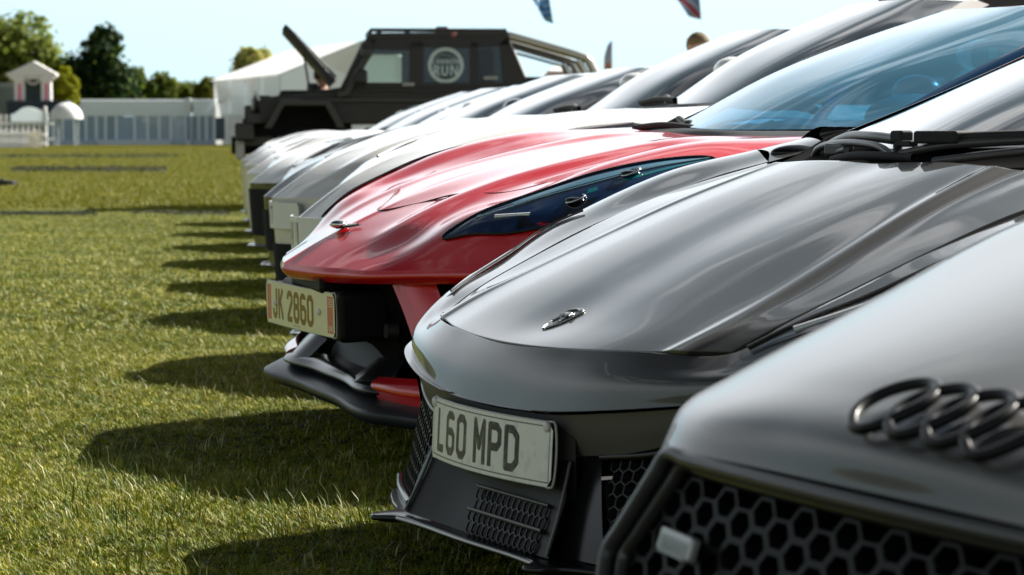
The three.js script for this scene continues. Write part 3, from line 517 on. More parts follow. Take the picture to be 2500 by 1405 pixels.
  part('parking_pass', tg, [M.plastic, new THREE.MeshStandardMaterial({ map: tag, roughness: .5 }), M.plastic, M.plastic, M.plastic, M.plastic].map((m, i) => (i === 1 || i === 0 ? new THREE.MeshStandardMaterial({ map: tag, roughness: .5 }) : std([.03, .2, .45], .5))), car, 'blue parking pass with a white 2');
  part('paper', new THREE.BoxGeometry(.12, .002, .17).rotateZ(.12).translate(1.36, .842, -.2), std([.7, .75, .75], .7), car);
  wiper(car, V(.30, 1.20, .825), V(.40, 1.21, .845), V(.20, 1.17, .825), V(.62, 1.16, .818), .011);
  wiper(car, V(-.12, 1.20, .824), V(-.22, 1.22, .842), V(.10, 1.17, .824), V(-.52, 1.28, .83), .010);
  for (const s of [-1, 1]) doorMirror(car, mat, s * 1.03, 2.3, .93, s);
}

// ------------------------------------------------------------------ silver sports car in the foreground
{
  const car = thing('sports_car', 'dark silver sports car nearest the camera with four interlocked rings above its honeycomb grille', 'sports car', [.389, 0, -2.4], HEAD(25), 'sports cars parked nose-out in a row on the grass');
  const mat = M.silver;
  const K = [
    [[0, -.060, .478], [.2, -.056, .477], [.42, -.045, .475], [.56, .02, .474], [.75, .17, .462], [.91, .40, .46]],
    [[0, -.050, .520], [.2, -.042, .517], [.42, -.022, .508], [.58, .05, .503], [.77, .20, .49], [.92, .44, .50]],
    [[0, .030, .563], [.2, .038, .561], [.43, .065, .547], [.61, .135, .534], [.79, .28, .522], [.93, .52, .53]],
    [[0, .25, .642], [.22, .26, .640], [.46, .285, .626], [.65, .335, .606], [.82, .46, .59], [.94, .67, .575]],
    [[0, .55, .722], [.22, .55, .722], [.48, .57, .714], [.69, .60, .702], [.86, .70, .675], [.95, .90, .62]],
    [[0, .90, .785], [.25, .92, .787], [.5, .96, .792], [.72, 1.0, .795], [.87, 1.05, .76], [.955, 1.16, .66]],
  ];
  const skin = part('bonnet', gridGeo(edged(mgrid(K, 90, 70), ['t', 'b'], .001, .015)), mat, car);
  const drop = dropper([skin.geometry]);
  for (const s of [-1, 1]) {
    const q = (a) => a.map(([t, u, y]) => V(s * t, u, y));
    part('front_bumper', gridGeo(grid([q([[.437, -.044, .472], [.518, -.078, .36], [.455, -.12, .2], [.44, -.12, .14]]), q([[.50, -.012, .474], [.56, -.05, .36], [.54, -.085, .2], [.53, -.08, .13]]), q([[.56, .02, .474], [.63, .02, .36], [.63, .0, .2], [.62, .02, .12]]), q([[.75, .17, .462], [.80, .15, .36], [.80, .15, .2], [.79, .17, .12]]), q([[.91, .40, .46], [.925, .39, .36], [.925, .39, .2], [.91, .4, .12]])], 30, 40)), mat, car);
    part('side_vent', gridGeo(grid([q([[.60, .005, .33], [.77, .11, .33]]), q([[.585, -.02, .2], [.76, .10, .2]])], 6, 6).map((r) => r.map((p) => p.clone().add(W3(-.012, 0, 0))))), M.gloss, car);
    part('front_wing', gridGeo(grid([q([[.91, .40, .46], [.92, .44, .50], [.93, .52, .53], [.94, .67, .575], [.95, .90, .62], [.955, 1.16, .66]]), q([[.93, .40, .36], [.945, .46, .38], [.95, .54, .38], [.955, .70, .38], [.955, .92, .38], [.955, 1.16, .4]]), q([[.91, .40, .13], [.92, .46, .13], [.93, .54, .13], [.93, .70, .13], [.93, .92, .13], [.93, 1.16, .13]])], 30, 12)), mat, car);
    const inn = [[.60, .10], [.66, .20], [.70, .36], [.70, .5]], out = [[.70, .16], [.80, .27], [.84, .42], [.80, .56]];
    const L = inn.map((a, i) => [0, .5, 1].map((k) => drop(s * mix(a[0], out[i][0], k), mix(a[1], out[i][1], k), .004)));
    if (s < 0) { const hl = part('headlight', gridGeo(grid(L, 12, 16)), M.tint, car); part('lamp_strip', tube([[.64, .18], [.74, .28], [.78, .42]].map(([t, u]) => drop(s * t, u, .005)), .006, 24, 6), M.drl, hl); }
  }
  // grille: frame, backing, cells
  const gu = (t, y) => -.045 - .018 * (1 - (t / .42) ** 2) + (y - .475) * .33;
  const poly = [[-.425, .470], [.425, .470], [.505, .36], [.445, .20], [.40, .165], [-.40, .165], [-.445, .20], [-.505, .36]];
  const rimPts = []; poly.forEach(([t, y], i) => { const [t2, y2] = poly[(i + 1) % 8]; const n = Math.abs(t2 - t) > .5 ? 16 : 5; for (let k = 0; k < n; k++) { const a = mix(t, t2, k / n), b = mix(y, y2, k / n); rimPts.push(V(a, gu(a, b) - .006, b)); } });
  const fr = part('grille_frame', tube(rimPts, .0085, 240, 8, true), M.satin, car);
  part('frame_inner', tube(rimPts.map((p) => W3(p.x + .012, .33 + (p.y - .33) * .93, p.z * .965)), .0085, 240, 8, true), std([.075, .075, .07], .3, .5), fr);
  part('frame_gap', tube(rimPts.map((p) => W3(p.x + .014, .33 + (p.y - .33) * .965, p.z * .982)), .006, 240, 6, true), M.matt, fr);
  part('grille_backing', gridGeo(grid([.13, .3, .49].map((y) => [-.52, -.25, 0, .25, .52].map((t) => V(t, gu(t, y) + .075, y))), 12, 8)), M.matt, car);
  const half = (y) => (y > .36 ? mix(.505, .425, (y - .36) / .11) : mix(.445, .505, (y - .2) / .16));
  part('honeycomb_grille', hexMesh((a, b, d) => V(a, gu(a, b) + .012 + d, b), (a, b) => b < .448 && b > .18 && Math.abs(a) < half(b) - .04, -.54, .54, .17, .47, .0265, .0055, .05, .68), M.cell, car);
  // the small plaque on the grille
  const pq = part('grille_badge', new RoundedBoxGeometry(.012, .026, .094, 3, .004).rotateZ(-.3).rotateY(-.16).translate(gu(.34, .39) - .004, .389, -.343), std([.42, .42, .40], .35, .5), car);
  const ptx = canvasTex(256, 72, (g, w, h) => { g.fillStyle = '#8f8f8c'; g.fillRect(0, 0, w, h); g.fillStyle = '#5c5c5a'; g.font = 'bold 50px sans-serif'; g.textAlign = 'center'; g.fillText('quattro', w / 2, 52); });
  part('badge_lettering', new THREE.PlaneGeometry(.078, .018).rotateY(-Math.PI / 2).rotateZ(-.3).rotateY(-.16).translate(gu(.34, .39) - .0115, .387, -.3425), new THREE.MeshStandardMaterial({ map: ptx, roughness: .4, side: THREE.DoubleSide }), pq);
  // four rings
  const em = new THREE.Group(); em.name = 'emblem'; car.add(em);
  for (let k = 0; k < 4; k++) {
    const tc = .054 - k * .060, pts = [];
    for (let a = 0; a < 40; a++) { const an = a / 40 * 2 * Math.PI; pts.push(drop(tc + Math.cos(an) * .041, -.008 + Math.sin(an) * .041 * .88, .012)); }
    part('ring', tube(pts, .0060, 80, 10, true), phys([.010, .010, .010], { roughness: .34, specularIntensity: .5 }), em);
  }
  const ws = [[[0, .92, .80], [.35, 1.0, .81], [.64, 1.12, .82]], [[0, 1.25, .94], [.33, 1.29, .935], [.6, 1.4, .925]], [[0, 1.6, 1.08], [.31, 1.62, 1.07], [.55, 1.7, 1.05]], [[0, 1.98, 1.19], [.28, 1.98, 1.185], [.5, 2.0, 1.16]]];
  greenhouse(car, mat, M.tint, { ws, belt: .82, deck: .9, u0: 1.15, roofEnd: 2.7 });
  bodyRear(car, mat, { u0: 1.15, belt: .82, deck: .9 });
  part('splitter', gridGeo(mgrid([[[0, -.13, .125], [.45, -.115, .125], [.62, -.0, .125], [.92, .4, .125]], [[0, -.15, .11], [.46, -.135, .11], [.63, -.02, .11], [.93, .4, .11]], [[0, .3, .105], [.46, .3, .105], [.63, .4, .105], [.9, .8, .105]]], 40, 8)), M.gloss, car);
  for (const s of [-1, 1]) doorMirror(car, mat, s * 1.05, 1.75, .95, s);
}

// ------------------------------------------------------------------ the other cars down the row
function rowCar(o) {
  const { pos, deg = 19, sx = 1, sy = 1, wd = 1, label, mat, style = 0, plate } = o;
  const car = thing('sports_car', label, 'sports car', [pos[0], 0, -pos[1]], HEAD(deg), 'sports cars parked nose-out in a row on the grass');
  const hump = o.hump ?? 1, round = o.round ?? 0, lampY = 0;
  const rows = SKIN.map((r, k) => r.map(([t, u, y], j) => {
    const fl = [0, 0, 0, 0, .0, .02, .045, .04, 0][j] * sstep(2, 5, k), q = (y - fl * (1 - hump));
    const rn = round * (1 - k / 7) * t * t * .35, bulge = k > 0 && k < 6 ? .034 * Math.sin(Math.PI * k / 6) * (1 - .5 * Math.abs(t)) : 0;                       // sweeps the nose back more
    return [t * wd, (u + rn) * sx + (o.scoop && j < 2 ? 0 : 0), (q + bulge + (o.nose ?? 0) * (1 - k / 7)) * sy];
  }));
  const skin = part('bonnet', gridGeo(edged(mgrid(rows, 64, 48), ['t'], .001, .015)), mat, car);
  const drop = dropper([skin.geometry]);
  const e0 = rows[0], lo = [.0, .33, .66, 1].map((q) => e0.map(([t, u, y], j) => [t * (1 - .02 * q), u + .03 * q, mix(y, .13, q)]));
  part('front_bumper', gridGeo(mgrid(lo, 64, 20)), o.bumper ?? mat, car);
  const rowAt = (r, t) => { let i = 0; while (i < r.length - 2 && r[i + 1][0] < t) i++; const k = (t - r[i][0]) / (r[i + 1][0] - r[i][0]); return [0, 1, 2].map((c) => mix(r[i][c], r[i + 1][c], k)); };
  const onFront = (t, q, s, lift) => { const z = q * 3, b = Math.min(2, Math.floor(z)), c = z - b, A = rowAt(lo[b], t), B = rowAt(lo[b + 1], t); return V(s * mix(A[0], B[0], c), mix(A[1], B[1], c) - lift, mix(A[2], B[2], c)); };
  for (const s of [-1, 1]) {
    const edge = rows.map((r) => r[8]);
    part('front_wing', gridGeo(grid([0, .35, .7, 1].map((q) => edge.map(([t, u, y]) => V(s * (t + .012 * Math.sin(q * 3) - .02 * q), u, mix(y, .14, q)))), 24, 10)), mat, car);
    // intakes and lamps
    const at = (t, q, lift = .008) => onFront(t, q, s, lift);
    const [i0, i1, q0, q1] = o.intake ?? [.42, .78, .3, .85];
    const it = part('air_intake', gridGeo(grid([[at(i0, q0), at((i0 + i1) / 2, q0), at(i1, q0 + .05)], [at(i0 + .02, q1), at((i0 + i1) / 2, q1), at(i1 - .05, q1 - .05)]], 10, 6)), M.matt, car);
    part('intake_bar', tube([at(i0, (q0 + q1) / 2, .02), at((i0 + i1) / 2, (q0 + q1) / 2, .02), at(i1, (q0 + q1) / 2, .02)], .012, 12, 6), M.gloss, it);
    const lampIn = o.lampIn ?? [[.52, .24], [.60, .36], [.67, .52], [.70, .68]], lampOut = o.lampOut ?? [[.60, .25], [.74, .36], [.82, .52], [.78, .72]];
    const f = ([t, u], lift) => drop(s * t * wd, u * sx + round * .1 * sx, lift);
    const L = lampIn.map((a, i) => [0, .5, 1].map((k) => f([mix(a[0], lampOut[i][0], k), mix(a[1], lampOut[i][1], k)], .006)));
    const hl = part('headlight', gridGeo(grid(L, 8, 12)), o.lampMat ?? M.gloss, car);
    part('lamp_strip', tube(lampIn.map((a, i) => f([mix(a[0], lampOut[i][0], .3), mix(a[1], lampOut[i][1], .3)], .004)), .006, 24, 6), M.drl, hl);
    doorMirror(car, mat, s * 1.02 * wd, 1.72 * sx, .96 * sy, s);
  }
  if (o.mouth) part('grille', gridGeo(grid([o.mouth[0], (o.mouth[0] + o.mouth[1]) / 2, o.mouth[1]].map((q) => [-.34, -.17, 0, .17, .34].map((t) => onFront(Math.abs(t), q, Math.sign(t) || 1, .008))), 16, 8)), M.matt, car);
  if (plate) numberPlate(car, plateTex(plate.text, { bg: '#f4f4f0', ink: '#4a4a4a', x0: 110, sx: .95, gap: 12, space: 26, border: false }), { u: (plate.u ?? -.05) * sx, y: plate.y, lean: .05, bow: .85, w: .50, h: .115 });
  greenhouse(car, mat, o.glass ?? M.tint, { ws: SKIN_WS.map((r) => r.map(([t, u, y]) => [t, 1.2 + (u - 1.2) * (o.wsk ?? 1) + (o.wsu ?? 0), y])), sx, sy, wd, belt: .80, deck: .88, u0: 1.3, roofEnd: 2.85 + (o.wsu ?? 0), pillar: o.pillar ?? mat, seg: 12, darkRoof: o.darkRoof });
  bodyRear(car, mat, { u0: 1.3, belt: .80, deck: .88, sx, sy, wd });
  part('cowl', gridGeo(mgrid([[[0, 1.11, .800], [.42, 1.09, .803], [.62, 1.16, .806]], [[0, 1.13, .822], [.36, 1.18, .826], [.64, 1.29, .832]]].map((r) => r.map(([t, u, y]) => [t * wd, (u + (o.wsu ?? 0) * .7) * sx, y * sy + .004])), 16, 4)), M.plastic, car);
  wiper(car, V(.25, 1.22 * sx, .83 * sy), V(.35, 1.24 * sx, .85 * sy), V(.15, 1.2 * sx, .84 * sy), V(.55, 1.22 * sx, .835 * sy), .012);
  part('splitter', gridGeo(mgrid([e0.map(([t, u]) => [t * .97, u + .1, .14]), e0.map(([t, u]) => [t * .99, u - .02, .125]), e0.map(([t, u]) => [t * .97, u + .1, .11])], 40, 8)), M.gloss, car);
  if (o.vent) for (const s of [-1, 1]) part('bonnet_vent', gridGeo(grid([[.1, .42], [.2, .46], [.3, .56]].map(([t, u]) => [drop(s * t * wd, u * sx, .004), drop(s * t * wd, (u + .16) * sx, .004)]), 6, 8)), M.gloss, car);
  return car;
}
rowCar({ pos: [-.69, 9.2], wsk: .74, sx: 1.18, sy: 1.12, wd: 1.0, mat: M.white, hump: .5, nose: -.02, plate: { text: 'LAV 1', y: .47 }, wsu: .06, lampIn: [[.50, .30], [.60, .42], [.70, .58], [.74, .72]], lampOut: [[.54, .30], [.66, .42], [.77, .58], [.79, .76]], label: 'white sports car with a long pale bonnet directly behind the red car', round: .25 });
rowCar({ pos: [-1.0, 11.8], wsk: .74, sx: 1.2, sy: 1.12, mat: M.pearl, hump: .6, plate: { text: 'VH 7', y: .46 }, wsu: .1, mouth: [.5, .9], round: .3, darkRoof: M.black, label: 'pale grey sports car with black roof, second behind the red car' });
rowCar({ pos: [-1.27, 14.2], sx: 1.0, sy: 1.02, mat: M.grey, hump: 1.1, vent: true, bumper: M.black, mouth: [.2, .8], lampIn: [[.5, .24], [.56, .36], [.62, .5], [.66, .62]], lampOut: [[.62, .26], [.78, .38], [.84, .5], [.80, .66]], label: 'mid grey sports car with black front bumper, third behind the red car' });
rowCar({ pos: [-1.6, 16.8], sx: 1.02, sy: 1.04, mat: M.white, hump: 1.0, bumper: M.black, nose: .02, mouth: [.1, .85], vent: true, label: 'white sports car with black nose, fourth behind the red car' });
rowCar({ pos: [-1.88, 19.4], sx: 1.05, sy: 1.03, mat: M.white, hump: .8, nose: .05, round: .3, label: 'plain white sports car, fifth behind the red car' });
rowCar({ pos: [-2.16, 22.0], sx: 1.05, sy: 1.05, mat: M.pearl, hump: .7, nose: .07, round: .4, label: 'cream grey sports car, sixth behind the red car' });
rowCar({ pos: [-2.45, 24.6], sx: 1.05, sy: 1.06, mat: M.pale, hump: .8, nose: .08, round: .4, label: 'light silver sports car at the far end of the row, nearest the black truck' });

// ------------------------------------------------------------------ black off-road pick-up with its bonnet raised, side-on
{
  const S = F / 30, X = (x) => (x - PW / 2) / S, Y = (y) => CAM_H + (HORIZON - y) / S;       // sizes at 30 m
  const tr = thing('pickup_truck', 'black off-road pickup truck with raised bonnet, roof rack and chrome roll bar', 'pickup truck', [X(1000), 0, -30], HEAD(5));
  const ox = X(1000), P = (x, y) => [X(x) - ox, Y(y)];
  const WID = 1.84, plate = (pts, z, d, bev = .012) => { const s = new THREE.Shape(pts.map(([a, b]) => new THREE.Vector2(a, b))); return new THREE.ExtrudeGeometry(s, { depth: d, bevelEnabled: true, bevelSize: bev, bevelThickness: bev, bevelSegments: 2 }).translate(0, 0, z); };
  const px = (l) => l.map(([x, y]) => P(x, y));
  each('body', [plate(px([[640, 246], [660, 240], [838, 216], [1290, 206], [1290, 300], [830, 300], [800, 252], [690, 252], [650, 300], [640, 300]]), -WID, WID - .02),
    plate(px([[1285, 198], [1520, 196], [1620, 196], [1620, 300], [1285, 300]]), -WID, WID - .02)], M.truck, tr);
  each('waist_moulding', [box(3.0, .05, .03, P(1100, 245)[0], P(1100, 245)[1], .02, .01), box(3.0, .025, .03, P(1100, 222)[0], P(1100, 222)[1], .02, .008)], M.truckTrim, tr);
  part('wheel_arch', plate(px([[650, 312], [690, 246], [802, 246], [840, 312], [826, 312], [796, 257], [694, 257], [664, 312]]), -.1, .26), M.truckTrim, tr);
  part('wheel_arch', plate(px([[1330, 312], [1370, 246], [1482, 246], [1520, 312], [1506, 312], [1476, 257], [1374, 257], [1344, 312]]), -.1, .26), M.truckTrim, tr);
  each('front_panel', [box(.16, .26, 1.5, P(650, 262)[0] - .02, P(650, 262)[1], -WID / 2, .02), box(.18, .12, 1.8, P(628, 290)[0], P(628, 290)[1], -WID / 2, .02)], M.truckTrim, tr);
  for (const z of [-.24, -1.6]) {
    part('headlight', [new THREE.CylinderGeometry(.105, .105, .1, 24).rotateZ(Math.PI / 2).translate(P(632, 258)[0], P(632, 258)[1], z), new THREE.TorusGeometry(.11, .02, 8, 24).rotateY(Math.PI / 2).translate(P(626, 258)[0], P(626, 258)[1], z)], M.truckTrim, tr);
    part('lamp_lens', new THREE.CylinderGeometry(.085, .085, .02, 20).rotateZ(Math.PI / 2).translate(P(618, 258)[0], P(618, 258)[1], z), M.drl, tr);
    each('spot_light', [new THREE.CylinderGeometry(.08, .07, .1, 20).rotateZ(Math.PI / 2).translate(P(605, 306)[0], P(605, 306)[1], z)], M.satin, tr);
  }
  each('grille_bar', [-.5, -.75, -1.0, -1.25].map((z) => box(.05, .22, .06, P(628, 260)[0], P(628, 260)[1], z, .01)), M.truck, tr);
  each('front_bumper', [box(.22, .2, 1.9, P(600, 322)[0], P(600, 322)[1], -WID / 2, .03), box(.12, .30, .16, P(612, 290)[0], P(612, 290)[1], -.25, .02), box(.12, .30, .16, P(612, 290)[0], P(612, 290)[1], -1.6, .02), box(.4, .12, 1.5, P(625, 345)[0], P(625, 345)[1], -WID / 2, .02)], M.truckTrim, tr);
  part('skid_plate', box(.10, .22, .9, P(588, 366)[0], P(588, 366)[1], -.6, .03), std([.5, .47, .42], .5), tr);
  part('marker_post', rod(W3(...P(636, 246), -.15), W3(...P(625, 222), -.15), .018), std([.8, .8, .78], .4), tr);
  // raised bonnet and the engine under it
  part('bonnet', plate(px([[820, 198], [812, 206], [694, 72], [700, 62], [712, 72]]), -WID + .12, WID - .24, .008), M.truck, tr);
  part('bonnet_lining', plate(px([[818, 192], [714, 76], [722, 78], [824, 186]]), -WID + .3, WID - .6, .006), std([.35, .37, .38], .5), tr);
  part('bonnet_stay', rod(W3(...P(760, 232), -.3), W3(...P(742, 122), -.3), .012), M.satin, tr);
  part('engine', [box(.5, .12, .7, P(740, 238)[0], P(740, 232)[1], -.9, .03), box(.14, .14, .14, P(770, 225)[0], P(770, 222)[1], -.6, .03), box(.16, .10, .2, P(700, 240)[0], P(700, 236)[1], -.5, .03), new THREE.CylinderGeometry(.06, .06, .14, 16).translate(P(765, 218)[0], P(765, 218)[1], -.35)], M.plastic, tr);
  // cab: pillars, roof, panes on both sides so that one sees through
  const cab = [];
  for (const z of [-.06, -WID]) {
    cab.push(plate(px([[838, 216], [856, 216], [918, 104], [918, 92], [898, 92]]), z, .06, .006));
    cab.push(plate(px([[1000, 210], [1000, 104], [1034, 104], [1034, 210]]), z, .06, .006), plate(px([[1150, 210], [1150, 104], [1168, 104], [1168, 210]]), z, .06, .006), plate(px([[1232, 210], [1222, 104], [1240, 92], [1290, 206]]), z, .06, .006));
    cab.push(plate(px([[898, 92], [912, 84], [1240, 80], [1246, 110], [1150, 116], [1034, 114], [1000, 121], [918, 121]]), z, .06, .006));
    cab.push(plate(px([[838, 216], [1290, 210], [1290, 203], [860, 203]]), z, .06, .004));
  }
  each('cab_frame', cab, M.truck, tr);
  part('roof', plate(px([[898, 94], [914, 84], [1240, 80], [1244, 90], [916, 96]]), -WID, WID, .01), M.truck, tr);
  const pane = (n, l, z, m) => part(n, plate(px(l), z, .006, .001), m, tr);
  const clear = phys([.93, .98, .97], { roughness: .02, transmission: 1, thickness: 0 }), blueT = phys([.022, .032, .045], { roughness: .06, clearcoat: .5, clearcoatRoughness: .03 });
  for (const z of [-.04, -WID + .02]) pane('door_window', [[872, 203], [916, 121], [1000, 121], [1000, 203]], z, clear);
  pane('rear_window', [[1034, 204], [1034, 114], [1150, 116], [1150, 204]], -.03, blueT); pane('rear_window', [[1034, 204], [1034, 114], [1150, 116], [1150, 204]], -WID + .02, blueT);
  pane('quarter_window', [[1168, 204], [1168, 114], [1224, 112], [1232, 204]], -.03, blueT); pane('quarter_window', [[1168, 204], [1168, 114], [1224, 112], [1232, 204]], -WID + .02, blueT);
  part('window_trim', plate(px([[1172, 200], [1172, 128], [1180, 120], [1200, 120], [1206, 128], [1206, 200]]), -.025, .01, .003), std([.02, .03, .045], .3), tr);
  const logo = canvasTex(512, 512, (g, w) => {
    g.fillStyle = '#3a4446'; g.fillRect(0, 0, w, w); g.strokeStyle = '#c4d0ce'; g.lineWidth = 52; g.beginPath(); g.arc(256, 256, 226, 0, 7); g.stroke();
    g.strokeStyle = '#a4b4b4'; g.lineWidth = 8; g.beginPath(); g.moveTo(110, 160); g.quadraticCurveTo(180, 100, 240, 110); g.quadraticCurveTo(330, 120, 400, 165); g.stroke();
    g.fillStyle = '#c6d4d6'; g.textAlign = 'center'; g.font = 'bold 96px sans-serif'; g.fillText('CANNON', 256, 238, 400); g.font = 'bold 200px sans-serif'; g.fillText('RUN', 256, 400, 370);
  });
  part('round_logo', new THREE.CircleGeometry(44.5 / S, 48).translate(...P(1089, 160), -.012), new THREE.MeshStandardMaterial({ map: logo, roughness: .5, side: THREE.DoubleSide }), tr, 'round pale logo reading CANNON RUN');
  for (const [x, y, w] of [[997, 207, 30], [1198, 191, 34]]) part('door_handle', box(w / S, 9 / S, .04, P(x, y)[0], P(x, y)[1], .03, .01), std([.38, .37, .35], .4), tr);
  part('side_mirror', [new RoundedBoxGeometry(.13, .17, .2, 3, .04).translate(...P(882, 190), .2), rod(W3(...P(880, 200), 0), W3(...P(882, 192), .2), .02)], M.plastic, tr);
  part('air_snorkel', [plate(px([[824, 228], [842, 226], [872, 170], [902, 122], [908, 132], [884, 172], [850, 232], [828, 238]]), .01, .09, .012), box(.12, .10, .13, P(896, 130)[0], P(896, 130)[1], .06, .02)], M.truckTrim, tr);
  each('roof_rack', [rod(W3(...P(905, 74), -.12), W3(...P(1240, 74), -.12), .022), rod(W3(...P(905, 74), -WID + .12), W3(...P(1240, 74), -WID + .12), .022), ...[930, 1000, 1080, 1160, 1230].flatMap((x) => [rod(W3(...P(x, 74), -.12), W3(...P(x, 74), -WID + .12), .016), rod(W3(...P(x, 84), -.12), W3(...P(x, 74), -.12), .016)]), box(.14, .09, .3, P(1085, 72)[0], P(1085, 72)[1], -.5, .02), box(.05, .07, .9, P(912, 82)[0] - .02, P(912, 78)[1], -.9, .02)], M.truckTrim, tr);
  part('rear_light', box(.06, .05, .04, P(1108, 86)[0], P(1108, 86)[1], .01, .01), std([.35, .1, .08], .4), tr);
  for (const z of [-.12, -WID + .12]) {
    const t = (l, r) => tube(l.map(([x, y]) => W3(...P(x, y), z)), r, 60, 10);
    const bar = part('roll_bar', [t([[1240, 86], [1250, 88], [1330, 110], [1425, 138], [1440, 145], [1452, 165], [1470, 198]], .05), t([[1225, 104], [1246, 150], [1268, 200]], .045), t([[1238, 90], [1262, 140], [1288, 200]], .03), t([[1416, 146], [1432, 175], [1440, 200]], .045)], M.steel, tr);
    part('roll_bar_edge', [t([[1240, 82], [1330, 105], [1440, 141], [1456, 165], [1474, 198]], .02), t([[1252, 108], [1330, 128], [1416, 152]], .016)], M.truck, bar);
  }
  part('bed_rail', box(1.7, .06, .1, P(1450, 196)[0], P(1450, 194)[1], -.05, .02), M.truck, tr);
  const bedText = canvasTex(512, 64, (g, w, h) => { g.fillStyle = '#1c1b19'; g.fillRect(0, 0, w, h); g.strokeStyle = '#7f7e7a'; g.lineWidth = 7; g.beginPath(); for (let i = 0; i < 44; i++) { const x = 30 + i * 10; (i % 9 === 0 ? g.moveTo : g.lineTo).call(g, x, 32 + 18 * Math.sin(i * 2.4)); } g.stroke(); });
  part('bed_lettering', new THREE.PlaneGeometry(.75, .09).translate(...P(1390, 207), .012), new THREE.MeshStandardMaterial({ map: bedText, roughness: .5 }), tr);
  for (const x of [745, 1425]) for (const z of [-.16, -WID + .16]) { const w = part('wheel', new THREE.CylinderGeometry(.26, .26, .28, 28).rotateX(Math.PI / 2).translate(P(x, 0)[0], .46, z), M.satin, tr); part('tyre', new THREE.TorusGeometry(.34, .13, 14, 40).scale(1, 1, 1.15).translate(P(x, 0)[0], .46, z), M.rubber, w); }
  each('wheel_well', [box(1.1, .5, 1.2, P(742, 280)[0], P(742, 280)[1] - .05, -WID / 2, .02), box(1.0, .5, 1.2, P(1428, 280)[0], P(1428, 280)[1] - .05, -WID / 2, .02)].slice(0, 1), M.matt, tr);
  part('wheel_well', box(1.0, .5, 1.2, P(1428, 280)[0], P(1428, 280)[1] - .05, -WID / 2, .02), M.matt, tr);
  part('chassis', box(4.2, .2, 1.1, .1, .72, -WID / 2), M.matt, tr);
}

// ------------------------------------------------------------------ the field
const rise = (D) => .42 * sstep(36, 108, D);
const grassTex = noiseTex(512, (x, y) => { const a = tile(x, y, 3.2), b = tile(x, y, 9, 4), c = rnd(); const k = .5 + .55 * a + .5 * b + (c - .5) * .35; return [mix(.38, .58, k), mix(.37, .54, k), mix(.02, .09, k)]; }, true);
{
  const P = [], uv = [], ix = [], VC = [], Ds = [-40, -10, 0, 2, 3, 4, 5, 6, 7, 8, 10, 12, 14, 17, 20, 24, 28, 32, 36, 40, 46, 52, 58, 64, 70, 78, 86, 94, 102, 108, 120, 140, 180, 240, 400, 900, 2400], n = 60;
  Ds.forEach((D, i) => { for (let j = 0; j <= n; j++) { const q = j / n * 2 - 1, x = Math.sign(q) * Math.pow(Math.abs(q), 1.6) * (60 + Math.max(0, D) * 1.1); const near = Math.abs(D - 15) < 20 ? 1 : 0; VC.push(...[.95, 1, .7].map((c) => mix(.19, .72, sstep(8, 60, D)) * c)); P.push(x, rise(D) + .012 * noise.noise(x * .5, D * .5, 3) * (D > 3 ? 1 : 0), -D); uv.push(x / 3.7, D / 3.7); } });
  for (let i = 0; i + 1 < Ds.length; i++) for (let j = 0; j < n; j++) { const a = i * (n + 1) + j, c = a + n + 1; ix.push(a, a + 1, c, a + 1, c + 1, c); }
  const g = new THREE.BufferGeometry(); g.setAttribute('position', new THREE.Float32BufferAttribute(P, 3)); g.setAttribute('uv', new THREE.Float32BufferAttribute(uv, 2)); g.setAttribute('color', new THREE.Float32BufferAttribute(VC, 3)); g.setIndex(ix); g.computeVertexNormals();
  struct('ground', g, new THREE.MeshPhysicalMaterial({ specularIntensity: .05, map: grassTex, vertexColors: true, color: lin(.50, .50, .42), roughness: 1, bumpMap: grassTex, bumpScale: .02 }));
}
// blades: each copy is one small tuft
function tuftGeo(n, h, w, spread) {
  const P = [], N = [], ix = [];
  for (let k = 0; k < n; k++) {
    const a = rnd() * 6.283, r = spread * Math.sqrt(rnd()), bx = Math.cos(a) * r, bz = Math.sin(a) * r, d = rnd() * 6.283, lean = rr(.15, 1.0) * h, hh = h * rr(.45, 1.0), ww = w * rr(.6, 1.2);
    const sx = -Math.sin(d) * ww, sz = Math.cos(d) * ww, o = P.length / 3;
    for (const [q, wk] of [[0, 1], [.55, .85], [1, .08]]) { const cx = bx + Math.cos(d) * lean * q * q, cz = bz + Math.sin(d) * lean * q * q, cy = hh * q * (1 - .18 * q); P.push(cx - sx * wk, cy, cz - sz * wk, cx + sx * wk, cy, cz + sz * wk); }
    for (const b of [0, 2]) ix.push(o + b, o + b + 1, o + b + 2, o + b + 1, o + b + 3, o + b + 2);
  }
  const g = new THREE.BufferGeometry(); g.setAttribute('position', new THREE.Float32BufferAttribute(P, 3)); g.setIndex(ix); g.computeVertexNormals(); return g;
}
